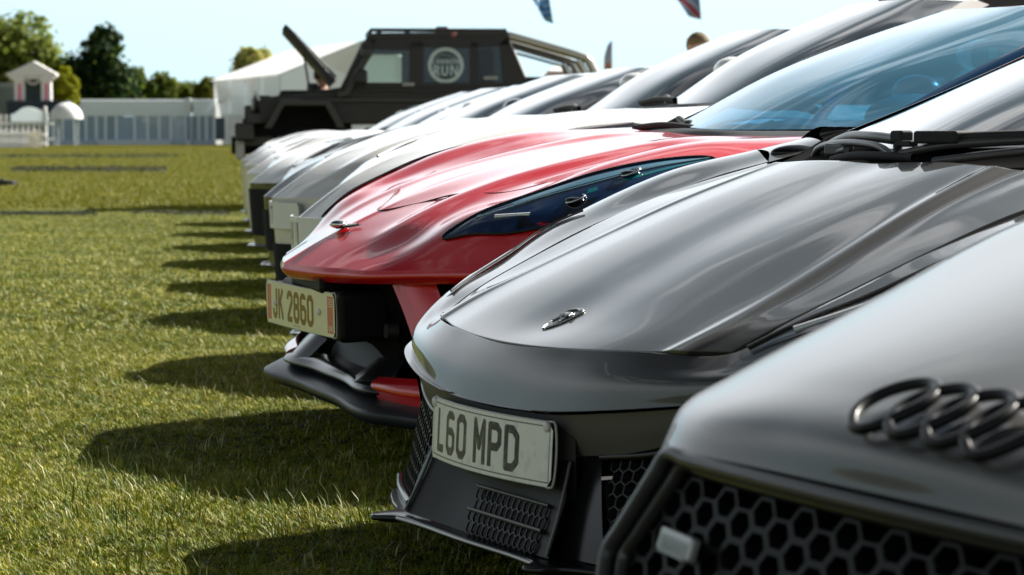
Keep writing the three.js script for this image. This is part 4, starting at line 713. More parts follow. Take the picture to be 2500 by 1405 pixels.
{
  const bladeM = new THREE.MeshPhysicalMaterial({ color: 0xffffff, roughness: .5, side: THREE.DoubleSide, transmission: .32, thickness: 0, specularIntensity: .45 });
  const dummy = new THREE.Object3D(), C = new THREE.Color();
  const field = (label, count, D0, D1, xr, geo, sMin, sMax, pal, name = 'grass') => {
    const im = new THREE.InstancedMesh(geo, bladeM, count); let i = 0, guard = 0;
    while (i < count && guard++ < count * 6) {
      const D = Math.sqrt(mix(D0 * D0, D1 * D1, rnd())), x = rr(xr[0], xr[1]) * D;
      const patch = fbm(x * .9, D * .9, 4, 3) + .4 * noise.noise(x * 4, D * 4, 1);
      if (rnd() > .75 + patch * .5) continue;
      dummy.position.set(x, rise(D) - .003, -D); dummy.rotation.set(rr(-.2, .2), rnd() * 6.283, rr(-.2, .2));
      const s = rr(sMin, sMax) * (1 + .3 * patch); dummy.scale.set(s, s * rr(.7, 1.25), s); dummy.updateMatrix(); im.setMatrixAt(i, dummy.matrix);
      const q = rnd() + patch * .35; const c = q < .52 ? pal[0] : q < .87 ? pal[1] : pal[2]; const v = rr(.75, 1.25);
      im.setColorAt(i, C.setRGB(c[0] * v, c[1] * v, c[2] * v)); i++;
    }
    im.count = i; im.name = nm(name); im.castShadow = im.receiveShadow = true; im.userData = { label, category: 'grass', kind: 'stuff' }; scene.add(im);
  };
  const pal = [[.165, .225, .002], [.35, .35, .006], [.62, .56, .13]];
  field('short sunlit grass around the two nearest cars', 190000, 3.2, 11, [-.42, .17], tuftGeo(9, .024, .0010, .016), .55, 1.2, pal);
  field('mown grass in front of the middle of the car row', 240000, 11, 30, [-.34, .06], tuftGeo(11, .026, .0016, .032), .6, 1.2, pal);
  field('distant mown grass of the open field', 190000, 30, 100, [-.27, .02], tuftGeo(10, .038, .0034, .09), .8, 1.4, [[.22, .24, .003], [.31, .295, .005], [.40, .36, .02]]);
  field('loose dry straw blades lying on the near grass', 6500, 3.6, 12, [-.3, .1], tuftGeo(1, .05, .0017, .005), .6, 1.3, [[.5, .45, .2], [.6, .55, .3], [.4, .38, .12]], 'dry_grass');
  field('long green blades standing up from the nearest turf', 700, 4.5, 6.6, [-.17, .1], tuftGeo(4, .08, .0013, .025), .5, 1.15, [[.07, .13, .006], [.12, .17, .01], [.25, .25, .04]], 'long_grass');
  // long dark tufts added in rows to draw dark streaks across the field, and long blades round the cars
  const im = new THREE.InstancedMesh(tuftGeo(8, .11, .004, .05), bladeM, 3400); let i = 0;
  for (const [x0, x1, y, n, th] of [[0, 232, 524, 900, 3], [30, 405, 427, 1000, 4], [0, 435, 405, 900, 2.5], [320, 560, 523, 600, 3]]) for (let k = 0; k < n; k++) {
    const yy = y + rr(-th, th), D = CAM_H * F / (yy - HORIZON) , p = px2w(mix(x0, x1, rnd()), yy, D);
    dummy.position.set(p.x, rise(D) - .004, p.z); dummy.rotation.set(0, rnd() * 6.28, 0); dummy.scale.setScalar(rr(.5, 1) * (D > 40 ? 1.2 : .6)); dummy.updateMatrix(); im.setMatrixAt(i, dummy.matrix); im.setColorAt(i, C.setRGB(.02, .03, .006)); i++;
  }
  im.count = i; im.name = nm('grass_streak'); im.userData = { label: 'dark coarse grass in long streaks across the open field', category: 'grass', kind: 'stuff' }; im.castShadow = im.receiveShadow = true; scene.add(im);
}
// low black object at the left edge
{
  const p = px2w(10, 437, 44), o = thing('black_object', 'low black object lying on the grass at the left edge', 'cable ramp', [p.x, 0, p.z]);
  part('object_base', new RoundedBoxGeometry(1.6, .09, .4, 3, .03).translate(-.62, rise(44) + .045, 0), M.matt, o);
  part('object_lid', new RoundedBoxGeometry(1.4, .03, .2, 2, .01).translate(-.68, rise(44) + .1, 0), M.rubber, o);
}

// ------------------------------------------------------------------ tents, pavilion, fences
const gy = (D) => rise(D);
{
  const D = 150, k = F / D, mx = (x) => (x - PW / 2) / k, my = (y) => CAM_H + (HORIZON - y) / k, g0 = gy(D);
  // white marquee: long wall on the left, gable on the right
  const o = thing('marquee', 'large white marquee with a pale gabled roof behind the black truck', 'marquee', [mx(685), g0, -D]);
  const eave = my(182) - g0, L = (x) => mx(x) - mx(685);
  const zB = -16;                                                             // the far end of the long wall
  const far = L(525) * (D + 16) / D + (mx(685)) * (16 / D);
  const A = [0, 0], Bk = [far, zB], Wd = 9.2, ridge = my(98) - g0;
  const wallPts = (x0, z0, x1, z1, h0, h1) => { const g = new THREE.BufferGeometry(); g.setAttribute('position', new THREE.Float32BufferAttribute([x0, 0, z0, x1, 0, z1, x1, h1, z1, x0, h0, z0], 3)); g.setAttribute('uv', new THREE.Float32BufferAttribute([0, 0, 1, 0, 1, 1, 0, 1], 2)); g.setIndex([0, 1, 2, 0, 2, 3]); g.computeVertexNormals(); return g; };
  const n = 4;
  for (let i = 0; i < n; i++) { const a = i / n, b = (i + 1) / n - .004; part('wall_panel', wallPts(far * (1 - a), zB * (1 - a), far * (1 - b), zB * (1 - b), eave, eave), M.canvas, o); }
  const gx = Wd, gz = -3.2, nx = [far + gx, zB + gz];
  for (let i = 0; i < 4; i++) { const a = i / 4, b = (i + 1) / 4 - .004; part('gable_panel', wallPts(gx * a, gz * a, gx * b, gz * b, eave, eave), M.canvas, o); }
  const tri = new THREE.BufferGeometry(); tri.setAttribute('position', new THREE.Float32BufferAttribute([0, eave, 0, gx, eave, gz, gx / 2, ridge, gz / 2], 3)); tri.setAttribute('uv', new THREE.Float32BufferAttribute([0, 0, 1, 0, .5, 1], 2)); tri.setIndex([0, 1, 2]); tri.computeVertexNormals();
  part('gable', tri, M.canvas, o);
  const roofQ = (p, nn = 8) => gridGeo(grid([[W3(...p[0]), W3(...p[1])], [W3(...p[3]), W3(...p[2])]], nn, nn));
  const roof = part('roof', roofQ([[-.15, eave - .05, .1], [far - .3, eave - .05, zB], [far + gx / 2, ridge, zB + gz / 2], [gx / 2, ridge, gz / 2]]), M.canvas, o);
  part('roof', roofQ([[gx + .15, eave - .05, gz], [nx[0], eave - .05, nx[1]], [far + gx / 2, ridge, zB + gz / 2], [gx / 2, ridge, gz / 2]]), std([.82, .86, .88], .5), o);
  part('valance', [wallPts(.0, .06, far, zB + .06, 0, 0).translate(0, eave - .3, 0)], M.canvas, o);
  each('frame_pole', [rod(W3(0, 0, .03), W3(0, eave, .03), .05), rod(W3(far, 0, zB + .03), W3(far, eave, zB + .03), .05), rod(W3(gx, 0, gz + .03), W3(gx, eave, gz + .03), .05), rod(W3(0, eave, .05), W3(gx / 2, ridge, gz / 2 + .05), .045), rod(W3(0, eave, .03), W3(far, eave, zB + .03), .04), rod(W3(0, eave * .72, .03), W3(far, eave * .72, zB + .03), .02)], M.frame, o);
  const b = thing('marquee', 'white marquee roof seen beyond the larger marquee, left of the black truck', 'marquee', [mx(800), g0, -D - 30]);
  const hb = my(110) + .6, kb = (D + 30) / D;
  each('wall_panel', [wallPts(-4.2 * kb, 0, 5, 0, 3.6, 3.6), wallPts(5, 0, 5, -9, 3.6, 3.6)], M.canvas, b);
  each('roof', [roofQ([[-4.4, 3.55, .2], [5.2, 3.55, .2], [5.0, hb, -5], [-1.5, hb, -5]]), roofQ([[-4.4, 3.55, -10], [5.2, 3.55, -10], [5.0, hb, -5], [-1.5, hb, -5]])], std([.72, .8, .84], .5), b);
}
{
  // long glazed pavilion
  const D = 156, k = F / D, mx = (x) => (x - PW / 2) / k, my = (y) => CAM_H + (HORIZON - y) / k, g0 = gy(D) - .02;
  const o = thing('pavilion', 'long low white pavilion with a row of blue-grey windows under a plain fascia', 'pavilion', [mx(320), g0, -D]);
  const x = (p) => mx(p) - mx(320), y = (p) => my(p) - g0;
  const rect = (x0, y0, x1, y1, z, d) => box(x(x1) - x(x0), y(y0) - y(y1), d, (x(x0) + x(x1)) / 2, (y(y0) + y(y1)) / 2, z);
  part('fascia', rect(200, 247, 460, 284, 0, .3), M.canvasBlue, o); part('fascia', rect(472, 245, 527, 284, 0, .3), M.canvasBlue, o);
  part('roof', box(x(527) - x(198), .1, 5, (x(527) + x(198)) / 2, y(246) + .02, -2.4), M.canvas, o);
  part('corner_post', rect(455, 240, 467, 357, .1, .35), M.frame, o);
  part('plinth', rect(110, 342, 460, 358, -.02, .2), std([.42, .52, .6], .6), o); part('plinth', rect(467, 342, 527, 358, -.02, .2), std([.42, .52, .6], .6), o);
  part('back_wall', rect(112, 286, 527, 342, -5, .1), std([.10, .14, .17], .8), o);
  const ms = [112, 130, 154, 182, 211, 236, 259, 285, 330, 362, 390, 418, 455], ms2 = [467, 486, 505, 524];
  for (const row of [ms, ms2]) row.forEach((m, i) => {
    if (i) { const a = row[i - 1]; const w = part('window', rect(a + 3, 285, m - 3, 342, -.04, .02), [M.paneBlue, phys([.34, .46, .58], { roughness: .1 }), phys([.24, .40, .46], { roughness: .1 })][(i * 5) % 3], o); part('curtain', [0.2, .5, .8].map((q) => rect(mix(a + 4, m - 4, q) - 1.2, 286, mix(a + 4, m - 4, q) + 1.2, 341, -.015, .015)), std([.34, .42, .5], .8), w); }
    part('mullion', rect(m - 2.8, 284, m + 2.8, 343, .03, .12), std([.80, .87, .92], .5), o);
  });
  part('skirting', rect(240, 341, 420, 356, .2, .1), std([.6, .68, .73], .6), o);
  part('door', rect(458, 284, 466, 343, .3, .04), std([.2, .28, .4], .4), o);
}
{
  // arched gate panel and picket fences
  const D = 128, k = F / D, mx = (x) => (x - PW / 2) / k, my = (y) => CAM_H + (HORIZON - y) / k, g0 = gy(D);
  const o = thing('picket_fence', 'tall white picket fence with an arched solid top panel by the pavilion', 'fence', [mx(50), g0, -D]);
  const x = (p) => mx(p) - mx(50), y = (p) => my(p) - g0;
  const s = new THREE.Shape(); s.moveTo(x(28), y(298)); s.lineTo(x(118), y(298)); s.lineTo(x(118), y(274)); s.lineTo(x(108), y(274)); s.bezierCurveTo(x(95), y(268), x(86), y(261), x(71), y(261)); s.bezierCurveTo(x(56), y(261), x(48), y(270), x(36), y(278)); s.lineTo(x(28), y(280));
  part('arched_panel', new THREE.ExtrudeGeometry(s, { depth: .08, bevelEnabled: false }), M.canvasBlue, o);
  const pk = (h) => { const q = new THREE.Shape([[-.06, 0], [.06, 0], [.06, h - .1], [0, h], [-.06, h - .1]].map((p) => new THREE.Vector2(...p))); return new THREE.ExtrudeGeometry(q, { depth: .03, bevelEnabled: true, bevelSize: .006, bevelThickness: .006, bevelSegments: 1 }); };
  const g1 = pk(y(279)), g2 = pk(y(296));
  for (let i = -3; i < 9; i++) { const xx = x(4 + i * 13.5); const m = part('picket', i < 2 ? g1 : g2, M.wood, o); m.position.set(xx, 0, .1); }
  each('rail', [box(3.2, .12, .05, x(52), y(302), .06), box(3.2, .12, .05, x(52), y(340), .06)], M.wood, o);
  part('post', [box(.16, y(268), .16, x(112), y(268) / 2, .02), ball(.1, x(112), y(268) + .06, .02)], M.wood, o);
  const D2 = 112, k2 = F / D2, o2 = thing('picket_fence', 'low white picket fence along the edge of the field, sunlight painted on its right end', 'fence', [(0 - PW / 2) / k2, gy(D2), -D2]);
  const x2 = (p) => (p) / k2, h2 = CAM_H + (HORIZON - 318) / k2 - gy(D2), g3 = pk(h2);
  for (let i = -3; i < 12; i++) { const m = part('picket', g3, i > 7 ? std([.82, .77, .66], .6) : M.wood, o2); m.position.set(x2(i * 9.2), 0, i > 7 ? (i - 7) * .08 : 0); }  // warmer cream on the end pickets paints sunlight on them
  each('rail', [box(x2(140), .09, .05, x2(42), h2 * .75, -.04), box(x2(140), .09, .05, x2(42), h2 * .25, -.04)], M.wood, o2);
}
{
  // white dome canopy
  const D = 140, k = F / D, p = px2w(163, 357, D), o = thing('canopy_tent', 'white domed canopy tent between the arched fence and the pavilion', 'canopy', [p.x, gy(D), -D]);
  const y = (v) => CAM_H + (HORIZON - v) / k - gy(D), r = 37 / k;
  const G = []; for (let i = 0; i <= 10; i++) { const a = i / 10, rad = r * (.12 + .98 * Math.sin(a * 1.45)), yy = mix(y(251), y(291), Math.pow(a, 1.7)); G.push(Array.from({ length: 25 }, (_, j) => { const an = j / 24 * 2 * Math.PI; return W3(Math.cos(an) * rad * (1 + .03 * Math.cos(an * 6)), yy, Math.sin(an) * rad); })); }
  part('canopy', gridGeo(G), std([.85, .85, .83], .6), o);
  each('leg', [-.8, .8].flatMap((a) => [-.8, .8].map((b) => rod(W3(a * r * .8, 0, b * r * .8), W3(a * r * .8, y(289), b * r * .8), .03))), M.frame, o);
}
{
  // portico with pediment on a navy cabin
  const D = 192, k = F / D, mx = (x) => (x - PW / 2) / k, my = (y) => CAM_H + (HORIZON - y) / k, g0 = gy(D);
  const o = thing('portico', 'small white portico with pediment and pink stripes on its pillars', 'portico', [mx(82), my(246), -D]);
  const x = (p) => mx(p) - mx(82), y = (p) => my(p) - my(246);
  const ped = new THREE.Shape(); ped.moveTo(x(22), y(186)); ped.lineTo(x(142), y(186)); ped.lineTo(x(142), y(182)); ped.lineTo(x(88), y(152)); ped.lineTo(x(22), y(182));
  part('pediment', new THREE.ExtrudeGeometry(ped, { depth: .7, bevelEnabled: true, bevelSize: .04, bevelThickness: .04, bevelSegments: 1 }).translate(0, 0, -.2), M.stone, o);
  part('architrave', box(x(136) - x(28), y(186) - y(194), .7, (x(28) + x(136)) / 2, y(190), .1), M.stone, o);
  part('festoon', new THREE.TorusGeometry(x(82) - x(66), .1, 8, 24, Math.PI).rotateZ(Math.PI).translate(x(86), y(190), .5), std([.66, .6, .56], .7), o);
  for (const c of [52, 117]) {
    part('pillar', [box(x(c + 12) - x(c - 12), y(194) , .5, x(c), y(194) / 2, .2), box(x(c + 15) - x(c - 15), .15, .6, x(c), y(195), .22)], M.stone, o);
    part('stripe', box(x(c + 4) - x(c - 4), y(205), .02, x(c + 1), y(205) / 2, .47), M.pink, o);
  }
  part('back_panel', box(x(110) - x(60), y(194), .05, x(85), y(194) / 2, -.15), std([.05, .08, .075], .8), o);
  const c = thing('cabin', 'navy cabin below the white portico', 'cabin', [mx(98), g0, -D]);
  part('wall', box(mx(170) - mx(26), my(246.5) - g0, 2.4, 0, (my(246.5) - g0) / 2, 0), M.navy, c);
  part('roof_edge', box(mx(172) - mx(24), .12, 2.5, 0, my(246.5) - g0 - .1, .02), std([.05, .07, .09], .6), c);
  const r = thing('banner', 'red upright banner at the left edge in front of the grey cabin', 'banner', [mx(15), g0, -D + 6]);
  part('cloth', box(.42, my(252) - g0 - .1, .03, 0, (my(252) - g0) / 2 + .1, 0, .01), M.redcloth, r); part('pole', rod(W3(-.22, 0, -.02), W3(-.22, my(250) - g0, -.02), .03), M.frame, r);
  const h = thing('cabin', 'grey green cabin behind the red banner at the left edge', 'cabin', [mx(-8), g0, -D - 4]);
  part('wall', box(mx(30) - mx(-40), my(212) - g0, 2.5, 0, (my(212) - g0) / 2, 0), std([.14, .17, .15], .8), h);
  part('roof', new THREE.ExtrudeGeometry(new THREE.Shape([[-1.3, 0], [1.3, 0], [.9, .35], [-.9, .35]].map((q) => new THREE.Vector2(...q))), { depth: 2.6, bevelEnabled: false }).translate(0, my(212) - g0, -1.3), std([.22, .25, .22], .8), h);
}
{
  // tents and cars glimpsed through the roll bar
  const a = thing('marquee', 'low white tent glimpsed through the roll bar of the black truck', 'marquee', [...px2w(1360, 357, 120).toArray()]);
  a.position.y = gy(120);
  const cone = (w, h0, h1) => [box(w, h0, w * .8, 0, h0 / 2, 0), new THREE.ConeGeometry(w * .72, h1 - h0, 4).rotateY(Math.PI / 4).translate(0, (h0 + h1) / 2, 0)];
  part('wall_panel', [cone(3.2, 2.5, 3.7)[0]], M.canvas, a); part('roof', [cone(3.2, 2.5, 3.7)[1]], M.canvas, a);
  const b = thing('stall', 'pink-roofed stall glimpsed through the roll bar of the black truck', 'stall', [...px2w(1395, 357, 100).toArray()]); b.position.y = gy(100);
  part('roof', new THREE.ExtrudeGeometry(new THREE.Shape([[-1.2, 0], [1.2, 0], [.9, .35], [-.9, .35]].map((q) => new THREE.Vector2(...q))), { depth: 1.4, bevelEnabled: false }).translate(0, 2.55, -.7), std([.72, .5, .52], .7), b); part('counter', box(2.2, 2.55, 1.2, 0, 1.275, 0), M.canvas, b);
  // feather flag
  const f = thing('feather_flag', 'tall feather flag in lilac and orange right of the roll bar', 'flag', [...px2w(1486, 357, 70).toArray()]); f.position.y = gy(70);
  const kk = 70 / F, top = CAM_H + (HORIZON - 100) * kk - gy(70), yb = CAM_H + (HORIZON - 200) * kk - gy(70);
  const ft = canvasTex(64, 256, (g) => { const l = g.createLinearGradient(0, 0, 0, 256); l.addColorStop(0, '#a9a6d8'); l.addColorStop(.38, '#c2c4e4'); l.addColorStop(.42, '#d89a80'); l.addColorStop(.7, '#b87f6a'); l.addColorStop(.72, '#d8c8c4'); l.addColorStop(1, '#d0b4b4'); g.fillStyle = l; g.fillRect(0, 0, 64, 256); g.fillStyle = 'rgba(110,70,60,.6)'; for (let i = 0; i < 4; i++) g.fillRect(22, 120 + i * 16, 20, 8); });
  const G = []; for (let i = 0; i <= 14; i++) { const q = i / 14, w = .2 * Math.min(1, Math.sqrt(q * 3.2)); G.push([0, .5, 1].map((s) => W3(.07 - w * s, mix(top, yb - .4, q), .04 * Math.sin(q * 7 + s * 2)))); }
  const fg = gridGeo(G); for (let i = 0; i <= 14; i++) for (let j = 0; j < 3; j++) fg.attributes.uv.setXY(i * 3 + j, j / 2, 1 - i / 14);
  part('cloth', fg, new THREE.MeshStandardMaterial({ map: ft, roughness: .8, side: THREE.DoubleSide }), f); part('pole', rod(W3(.08, 0, 0), W3(.08, top, 0), .014), M.frame, f);
}
{
  // two flags hanging from a line stretched high across the field
  const D = 48, q = (x, y) => px2w(x, y, D);
  const line = thing('flag_line', 'thin cord stretched high across the field carrying two small flags', 'cord', [0, 0, -D]);
  part('cord', tube([W3(-13, 5.2, 0), W3(-6, 4.2, 0), W3(q(1310, 0).x, q(1310, -22).y, 0), W3(q(1660, 0).x, q(1660, -20).y, 0), W3(13, 5.2, 0)], .006, 60, 5), M.frame, line);
  for (const s of [-13, 13]) part('mast', rod(W3(s, rise(D), 0), W3(s, 5.25, 0), .04), M.frame, line);
  const flag = (label, x0, w, hpx, lean, draw) => {
    const o = thing('flag', label, 'flag', [q(x0, 0).x, q(x0, -20).y, -D]); const k = D / F, tx = canvasTex(128, 128, draw), G = [];
    for (let i = 0; i <= 10; i++) G.push(Array.from({ length: 9 }, (_, j) => { const a = i / 10, b = j / 8; return W3((b * w * (1 - .55 * a) + a * lean) * k, -a * hpx * k - b * a * .08, .10 * Math.sin(b * 5 + a * 3)); }));
    const g = gridGeo(G); for (let i = 0; i <= 10; i++) for (let j = 0; j <= 8; j++) g.attributes.uv.setXY(i * 9 + j, j / 8, 1 - i / 10);
    part('cloth', g, new THREE.MeshStandardMaterial({ map: tx, roughness: .8, side: THREE.DoubleSide }), o);
  };
  flag('small blue and white flag high in the sky left of centre', 1288, 50, 70, 40, (g) => { g.fillStyle = '#6fa8dc'; g.fillRect(0, 0, 128, 128); g.strokeStyle = '#c8dcf0'; g.lineWidth = 8; for (let i = 0; i < 5; i++) { g.beginPath(); g.moveTo(0, 20 + i * 26); g.lineTo(128, i * 26); g.stroke(); } g.fillStyle = '#3f6f9f'; g.fillRect(20, 60, 40, 20); });
  flag('small blue and red flag high in the sky right of centre', 1636, 70, 60, 42, (g) => { g.fillStyle = '#8fa6c8'; g.fillRect(0, 0, 128, 128); g.strokeStyle = '#d4453f'; g.lineWidth = 26; g.beginPath(); g.moveTo(0, 20); g.lineTo(110, 118); g.stroke(); g.strokeStyle = '#e8e8ee'; g.lineWidth = 8; g.beginPath(); g.moveTo(0, 60); g.lineTo(90, 128); g.moveTo(20, 0); g.lineTo(128, 90); g.stroke(); });
}

// ------------------------------------------------------------------ trees: trunk, limbs and a crown of many small leaf sprays
function tree(name, label, x0, x1, yTop, yCrown, D, col, opt = {}) {
  const c = px2w((x0 + x1) / 2, 357, D), g0 = gy(D), k = D / F, w = (x1 - x0) * k, top = CAM_H + (HORIZON - yTop) * k - g0, low = Math.max(.4, CAM_H + (HORIZON - yCrown) * k - g0);
  const o = thing(name, label, 'tree', [c.x, g0, -D], 0, opt.group);
  const limbs = [new THREE.CylinderGeometry(w * .02, w * .05, top * .75, 8).translate(0, top * .375, 0)];
  const lobes = [], h = top - low;
  for (let i = 0; i < (opt.lobes ?? 14); i++) { const a = rnd() * 6.283, q = Math.pow(rnd(), .8), pr = opt.cone ? 1 - Math.pow(q, 1.6) * .85 : Math.sin(Math.PI * (.22 + .66 * q)), r = w * .5 * pr * Math.sqrt(rnd()) * .95; const p = W3(Math.cos(a) * r, low + h * (.1 + q * .78), Math.sin(a) * r); lobes.push([p, w * rr(.16, .26) * (opt.cone ? 1.15 - .45 * q : 1)]); if (i % 2) limbs.push(rod(W3(0, p.y * .6, 0), p, w * .012, 5)); }
  part('trunk', limbs, std([.07, .055, .04], .9), o);
  const P = [], N = [], C = [], n = opt.n ?? 5200, s = w * (opt.leaf ?? .034);
  for (let i = 0; i < n; i++) {
    const [c0, r] = lobes[(rnd() * lobes.length) | 0], d = W3(rr(-1, 1), rr(-1, 1), rr(-1, 1)).normalize(), q = r * (.35 + .75 * Math.sqrt(rnd())) * (1 + .35 * noise.noise(d.x * 2 + c0.x, d.y * 2 + c0.y, d.z * 2));
    const p = c0.clone().addScaledVector(d, q); const n1 = d.clone().add(W3(rr(-.8, .8), rr(-.2, 1.0), rr(-.8, .8))).normalize(), t1 = W3(rr(-1, 1), rr(-1, 1), rr(-1, 1)).cross(n1).normalize(), t2 = n1.clone().cross(t1);
    const z = s * rr(.6, 1.5), v = rr(.7, 1.3), cc = rnd() < .25 ? opt.col2 ?? col : col;
    for (const [a, b] of [[-1, -.2], [.2, -1], [1, .3], [-1, -.2], [1, .3], [-.3, 1]]) { const e = p.clone().addScaledVector(t1, a * z).addScaledVector(t2, b * z); P.push(e.x, e.y, e.z); N.push(n1.x, n1.y, n1.z); C.push(cc[0] * v, cc[1] * v, cc[2] * v); }
  }
  const g = new THREE.BufferGeometry(); g.setAttribute('position', new THREE.Float32BufferAttribute(P, 3)); g.setAttribute('normal', new THREE.Float32BufferAttribute(N, 3)); g.setAttribute('color', new THREE.Float32BufferAttribute(C, 3)); g.setAttribute('uv', new THREE.Float32BufferAttribute(new Float32Array(P.length / 3 * 2), 2));
  part('crown', g, new THREE.MeshPhysicalMaterial({ vertexColors: true, roughness: .85, specularIntensity: .15, side: THREE.DoubleSide, transmission: .55, thickness: 0 }), o);
}
tree('willow_tree', 'pale yellow-green broad tree at the left edge behind the portico', -110, 150, 56, 250, 225, [.16, .21, .03], { n: 6500, lobes: 34, col2: [.30, .33, .09], leaf: .026 });
tree('yew_tree', 'tall dark green pointed tree between the portico and the pavilion', 158, 346, 62, 275, 215, [.014, .042, .010], { n: 10000, lobes: 52, cone: true, col2: [.08, .12, .012], leaf: .03 });
tree('bush_tree', 'mid green low tree hugging the right side of the dark pointed tree', 285, 372, 165, 268, 222, [.06, .10, .012], { n: 3000, lobes: 16, col2: [.18, .20, .02], leaf: .05 });
tree('bush_tree', 'bright olive bush between the portico and the dark pointed tree', 110, 190, 166, 262, 205, [.30, .31, .006], { n: 3000, lobes: 18, col2: [.24, .24, .006], leaf: .05 });
tree('bush_tree', 'rounded green tree above the middle of the pavilion roof', 338, 432, 186, 262, 250, [.12, .18, .015], { n: 2600, lobes: 12, col2: [.15, .15, .03], leaf: .05 });
tree('bush_tree', 'low spreading tree above the right half of the pavilion roof', 405, 500, 208, 262, 255, [.13, .18, .015], { n: 2400, lobes: 12, col2: [.14, .14, .03], leaf: .05 });
tree('bush_tree', 'yellow-green tree at the left corner of the large marquee', 478, 560, 192, 262, 252, [.17, .20, .015], { n: 2400, lobes: 12, col2: [.17, .16, .03], leaf: .05 });
tree('bush_tree', 'tan-leaved tree top showing over the marquee roof', 562, 672, 124, 200, 240, [.50, .50, .16], { n: 2600, lobes: 14, col2: [.42, .36, .12], leaf: .04 });
tree('bush_tree', 'olive tree at the far left edge beyond the grey cabin', -70, 40, 175, 262, 212, [.13, .13, .02], { n: 2000, lobes: 10, col2: [.09, .1, .02], leaf: .05 });
{
  // hedge that closes the gap below the trees
  const P = [], C = [], D = 262, k = D / F;
  for (let i = 0; i < 16000; i++) { const x = i < 9000 ? rr(-160, 620) : rr(620, 4200), y = rr(0, 1), p = px2w(x, 0, D + rr(-2, 2)), h = (2.6 + 1.2 * fbm(x * .02, 3, 1, 3)) * Math.sqrt(y), z = rr(.12, .3) * (x > 620 ? 2 : 1), a = rnd() * 6.28, b = rr(-.8, .8), v = rr(.7, 1.3); const t1 = W3(Math.cos(a), b, Math.sin(a)).normalize().multiplyScalar(z), t2 = W3(-Math.sin(a), .6, Math.cos(a)).normalize().multiplyScalar(z); const o = W3(p.x, gy(D) + h, p.z); for (const [s, t] of [[-1, 0], [0, -1], [1, 0], [-1, 0], [1, 0], [0, 1]]) { P.push(o.x + t1.x * s + t2.x * t, o.y + t1.y * s + t2.y * t, o.z + t1.z * s + t2.z * t); C.push(.08 * v, .13 * v, .012 * v); } }
  const g = new THREE.BufferGeometry(); g.setAttribute('position', new THREE.Float32BufferAttribute(P, 3)); g.setAttribute('color', new THREE.Float32BufferAttribute(C, 3)); g.computeVertexNormals();
  const m = new THREE.Mesh(g, new THREE.MeshStandardMaterial({ vertexColors: true, roughness: .9, side: THREE.DoubleSide })); m.name = nm('hedge'); m.userData = { label: 'dark green hedge running behind the pavilion', category: 'hedge' }; m.castShadow = m.receiveShadow = true; scene.add(m);
}

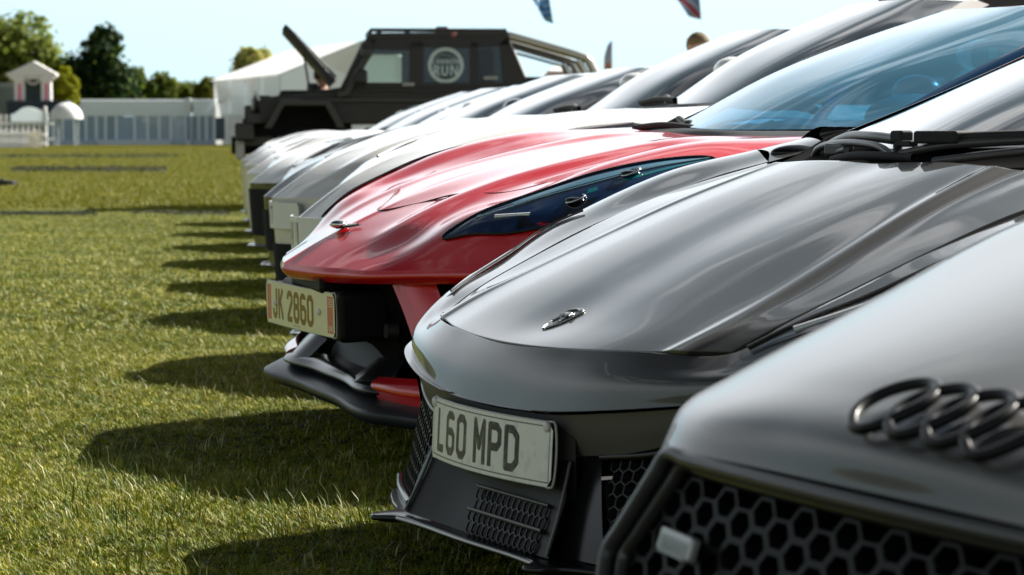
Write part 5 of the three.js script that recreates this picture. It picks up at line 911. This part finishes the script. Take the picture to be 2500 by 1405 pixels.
// ------------------------------------------------------------------ people standing among the cars (only heads show)
function person(label, pos, turn, height, skin, top, legs, hairC, opt = {}) {
  const o = thing('person', label, 'person', pos, turn), sc = height / 1.78;
  const smin = (a, b, k) => { const h = Math.max(k - Math.abs(a - b), 0) / k; return Math.min(a, b) - h * h * k * .25; };
  const cap = (p, a, b, r0, r1) => { const ba = b.clone().sub(a), t = Math.min(1, Math.max(0, p.clone().sub(a).dot(ba) / ba.lengthSq())); return p.distanceTo(a.clone().addScaledVector(ba, t)) - mix(r0, r1, t); };
  const mesh = (bones, centre, size, res, extra) => {
    const mc = new MarchingCubes(res, new THREE.MeshBasicMaterial(), false, false, 60000); mc.isolation = 0; const p = new THREE.Vector3(); let k = 0;
    for (let z = 0; z < res; z++) for (let y = 0; y < res; y++) for (let x = 0; x < res; x++) {
      p.set((x - res / 2) / (res / 2), (y - res / 2) / (res / 2), (z - res / 2) / (res / 2)).multiplyScalar(size).add(centre);
      let d = 1; for (const [a, b, r0, r1, kk] of bones) d = smin(d, cap(p, a, b, r0, r1), kk ?? .03);
      if (extra) d = extra(p, d); mc.field[k++] = -d;
    }
    mc.update(); const n = mc.count; const P = mc.positionArray.slice(0, n * 3), N = mc.normalArray.slice(0, n * 3);
    for (let i = 0; i < n * 3; i++) P[i] = P[i] * size + centre.getComponent(i % 3);
    const g = new THREE.BufferGeometry(); g.setAttribute('position', new THREE.Float32BufferAttribute(P, 3)); g.setAttribute('normal', new THREE.Float32BufferAttribute(N, 3)); return g;
  };
  const v = W3, B = [];
  B.push([v(0, .95, 0), v(0, 1.2, 0), .14, .13], [v(0, 1.2, 0), v(0, 1.38, .0), .13, .14], [v(-.15, 1.42, 0), v(.15, 1.42, 0), .065, .065, .05], [v(0, 1.42, 0), v(0, 1.56, .015), .058, .05]);
  for (const s of [-1, 1]) { B.push([v(s * .09, .92, 0), v(s * .10, .5, .02), .085, .06], [v(s * .10, .5, .02), v(s * .105, .09, -.02), .058, .042], [v(s * .105, .05, -.03), v(s * .115, .04, .13), .042, .035], [v(s * .19, 1.41, 0), v(s * .235, 1.13, -.03), .048, .038], [v(s * .235, 1.13, -.03), v(s * .23, .89, .06), .036, .027], [v(s * .23, .89, .06), v(s * .225, .80, .085), .028, .018]); for (let f = 0; f < 4; f++) B.push([v(s * .225, .80, .07 + f * .014), v(s * .222, .735 + Math.abs(f - 1.5) * .008, .085 + f * .012), .009, .007, .008]); B.push([v(s * .22, .84, .10), v(s * .205, .79, .13), .011, .008, .01]); }
  const body = mesh(B, v(0, .86, 0), .9, 88);
  const HB = [[v(0, 1.66, -.012), v(0, 1.69, .0), .088, .086], [v(0, 1.61, .03), v(0, 1.645, .04), .056, .066], [v(0, 1.56, .0), v(0, 1.6, .01), .05, .055], [v(0, 1.655, .098), v(0, 1.63, .115), .011, .015, .012], [v(-.025, 1.605, .086), v(.025, 1.605, .086), .010, .010, .01]];
  for (const s of [-1, 1]) HB.push([v(s * .088, 1.67, -.005), v(s * .09, 1.63, .0), .018, .012, .01], [v(s * .034, 1.69, .082), v(s * .036, 1.69, .082), .012, .012, .008]);
  const head = mesh(HB, v(0, 1.65, 0), .16, 56);
  const g = mergeGeometries([body, head]), pa = g.attributes.position, C = [];
  for (let i = 0; i < pa.count; i++) { const y = pa.getY(i), x = Math.abs(pa.getX(i)); const c = y > 1.47 ? skin : (x > .2 && y < 1.12) ? skin : y > .93 ? top : y > .09 ? legs : [.02, .02, .02]; C.push(...c); }
  g.setAttribute('color', new THREE.Float32BufferAttribute(C, 3)); g.setAttribute('uv', new THREE.Float32BufferAttribute(new Float32Array(pa.count * 2), 2));
  const bm = part('body', g, new THREE.MeshStandardMaterial({ vertexColors: true, roughness: .7, side: THREE.DoubleSide }), o); bm.scale.setScalar(sc);
  const hg = new THREE.SphereGeometry(.104, 26, 18, 0, 6.283, 0, 1.75).scale(.94, 1.05, 1.05).rotateX(-.35).translate(0, 1.685, -.014);
  { const q = hg.attributes.position; for (let i = 0; i < q.count; i++) { const f = 1 + .05 * noise.noise(q.getX(i) * 60, q.getY(i) * 60, q.getZ(i) * 60); q.setXYZ(i, q.getX(i) * f, 1.685 + (q.getY(i) - 1.685) * f, q.getZ(i) * f); } hg.computeVertexNormals(); }
  const hair = part('hair', hg, std(hairC, .8), o); hair.scale.setScalar(sc);
  for (const s of [-1, 1]) { const e = part('eye', ball(.0105, s * .034, 1.684, .084), std([.05, .04, .035], .3), o); e.scale.setScalar(sc); }
  if (opt.hat) { const h = part('hat', [new THREE.SphereGeometry(.113, 24, 12, 0, 6.283, 0, 1.5).translate(0, 1.70, -.01), new THREE.CylinderGeometry(.155, .16, .012, 28).translate(0, 1.705, 0)], std(opt.hat, .8), o); h.scale.setScalar(sc); }
}
{
  const feet = (x, yTop, D, h) => { const p = px2w(x, 0, D); return [p.x, 0, -D]; };
  const tall = (y, D) => CAM_H + (HORIZON - y) * D / F;
  person('person with dark hair bending over the engine of the black truck', feet(788, 0, 31.9), 2.4, tall(166, 31.9), [.42, .24, .17], [.05, .05, .06], [.04, .05, .09], [.02, .014, .01]);
  person('person with light brown hair standing beyond the cars, only the head top visible', feet(1706, 0, 20), .6, tall(83, 20), [.45, .27, .18], [.2, .2, .22], [.05, .06, .1], [.17, .11, .05]);
  person('person in a black hat standing behind the white car, cut by the top edge', feet(2206, 0, 14.5), -.4, tall(-28, 14.5), [.45, .27, .2], [.02, .02, .025], [.03, .03, .04], [.02, .02, .02], { hat: [.012, .012, .012] });
}

scene.traverse((o) => { if (o.isMesh) { o.castShadow = true; o.receiveShadow = true; } });
renderer.render(scene, camera);
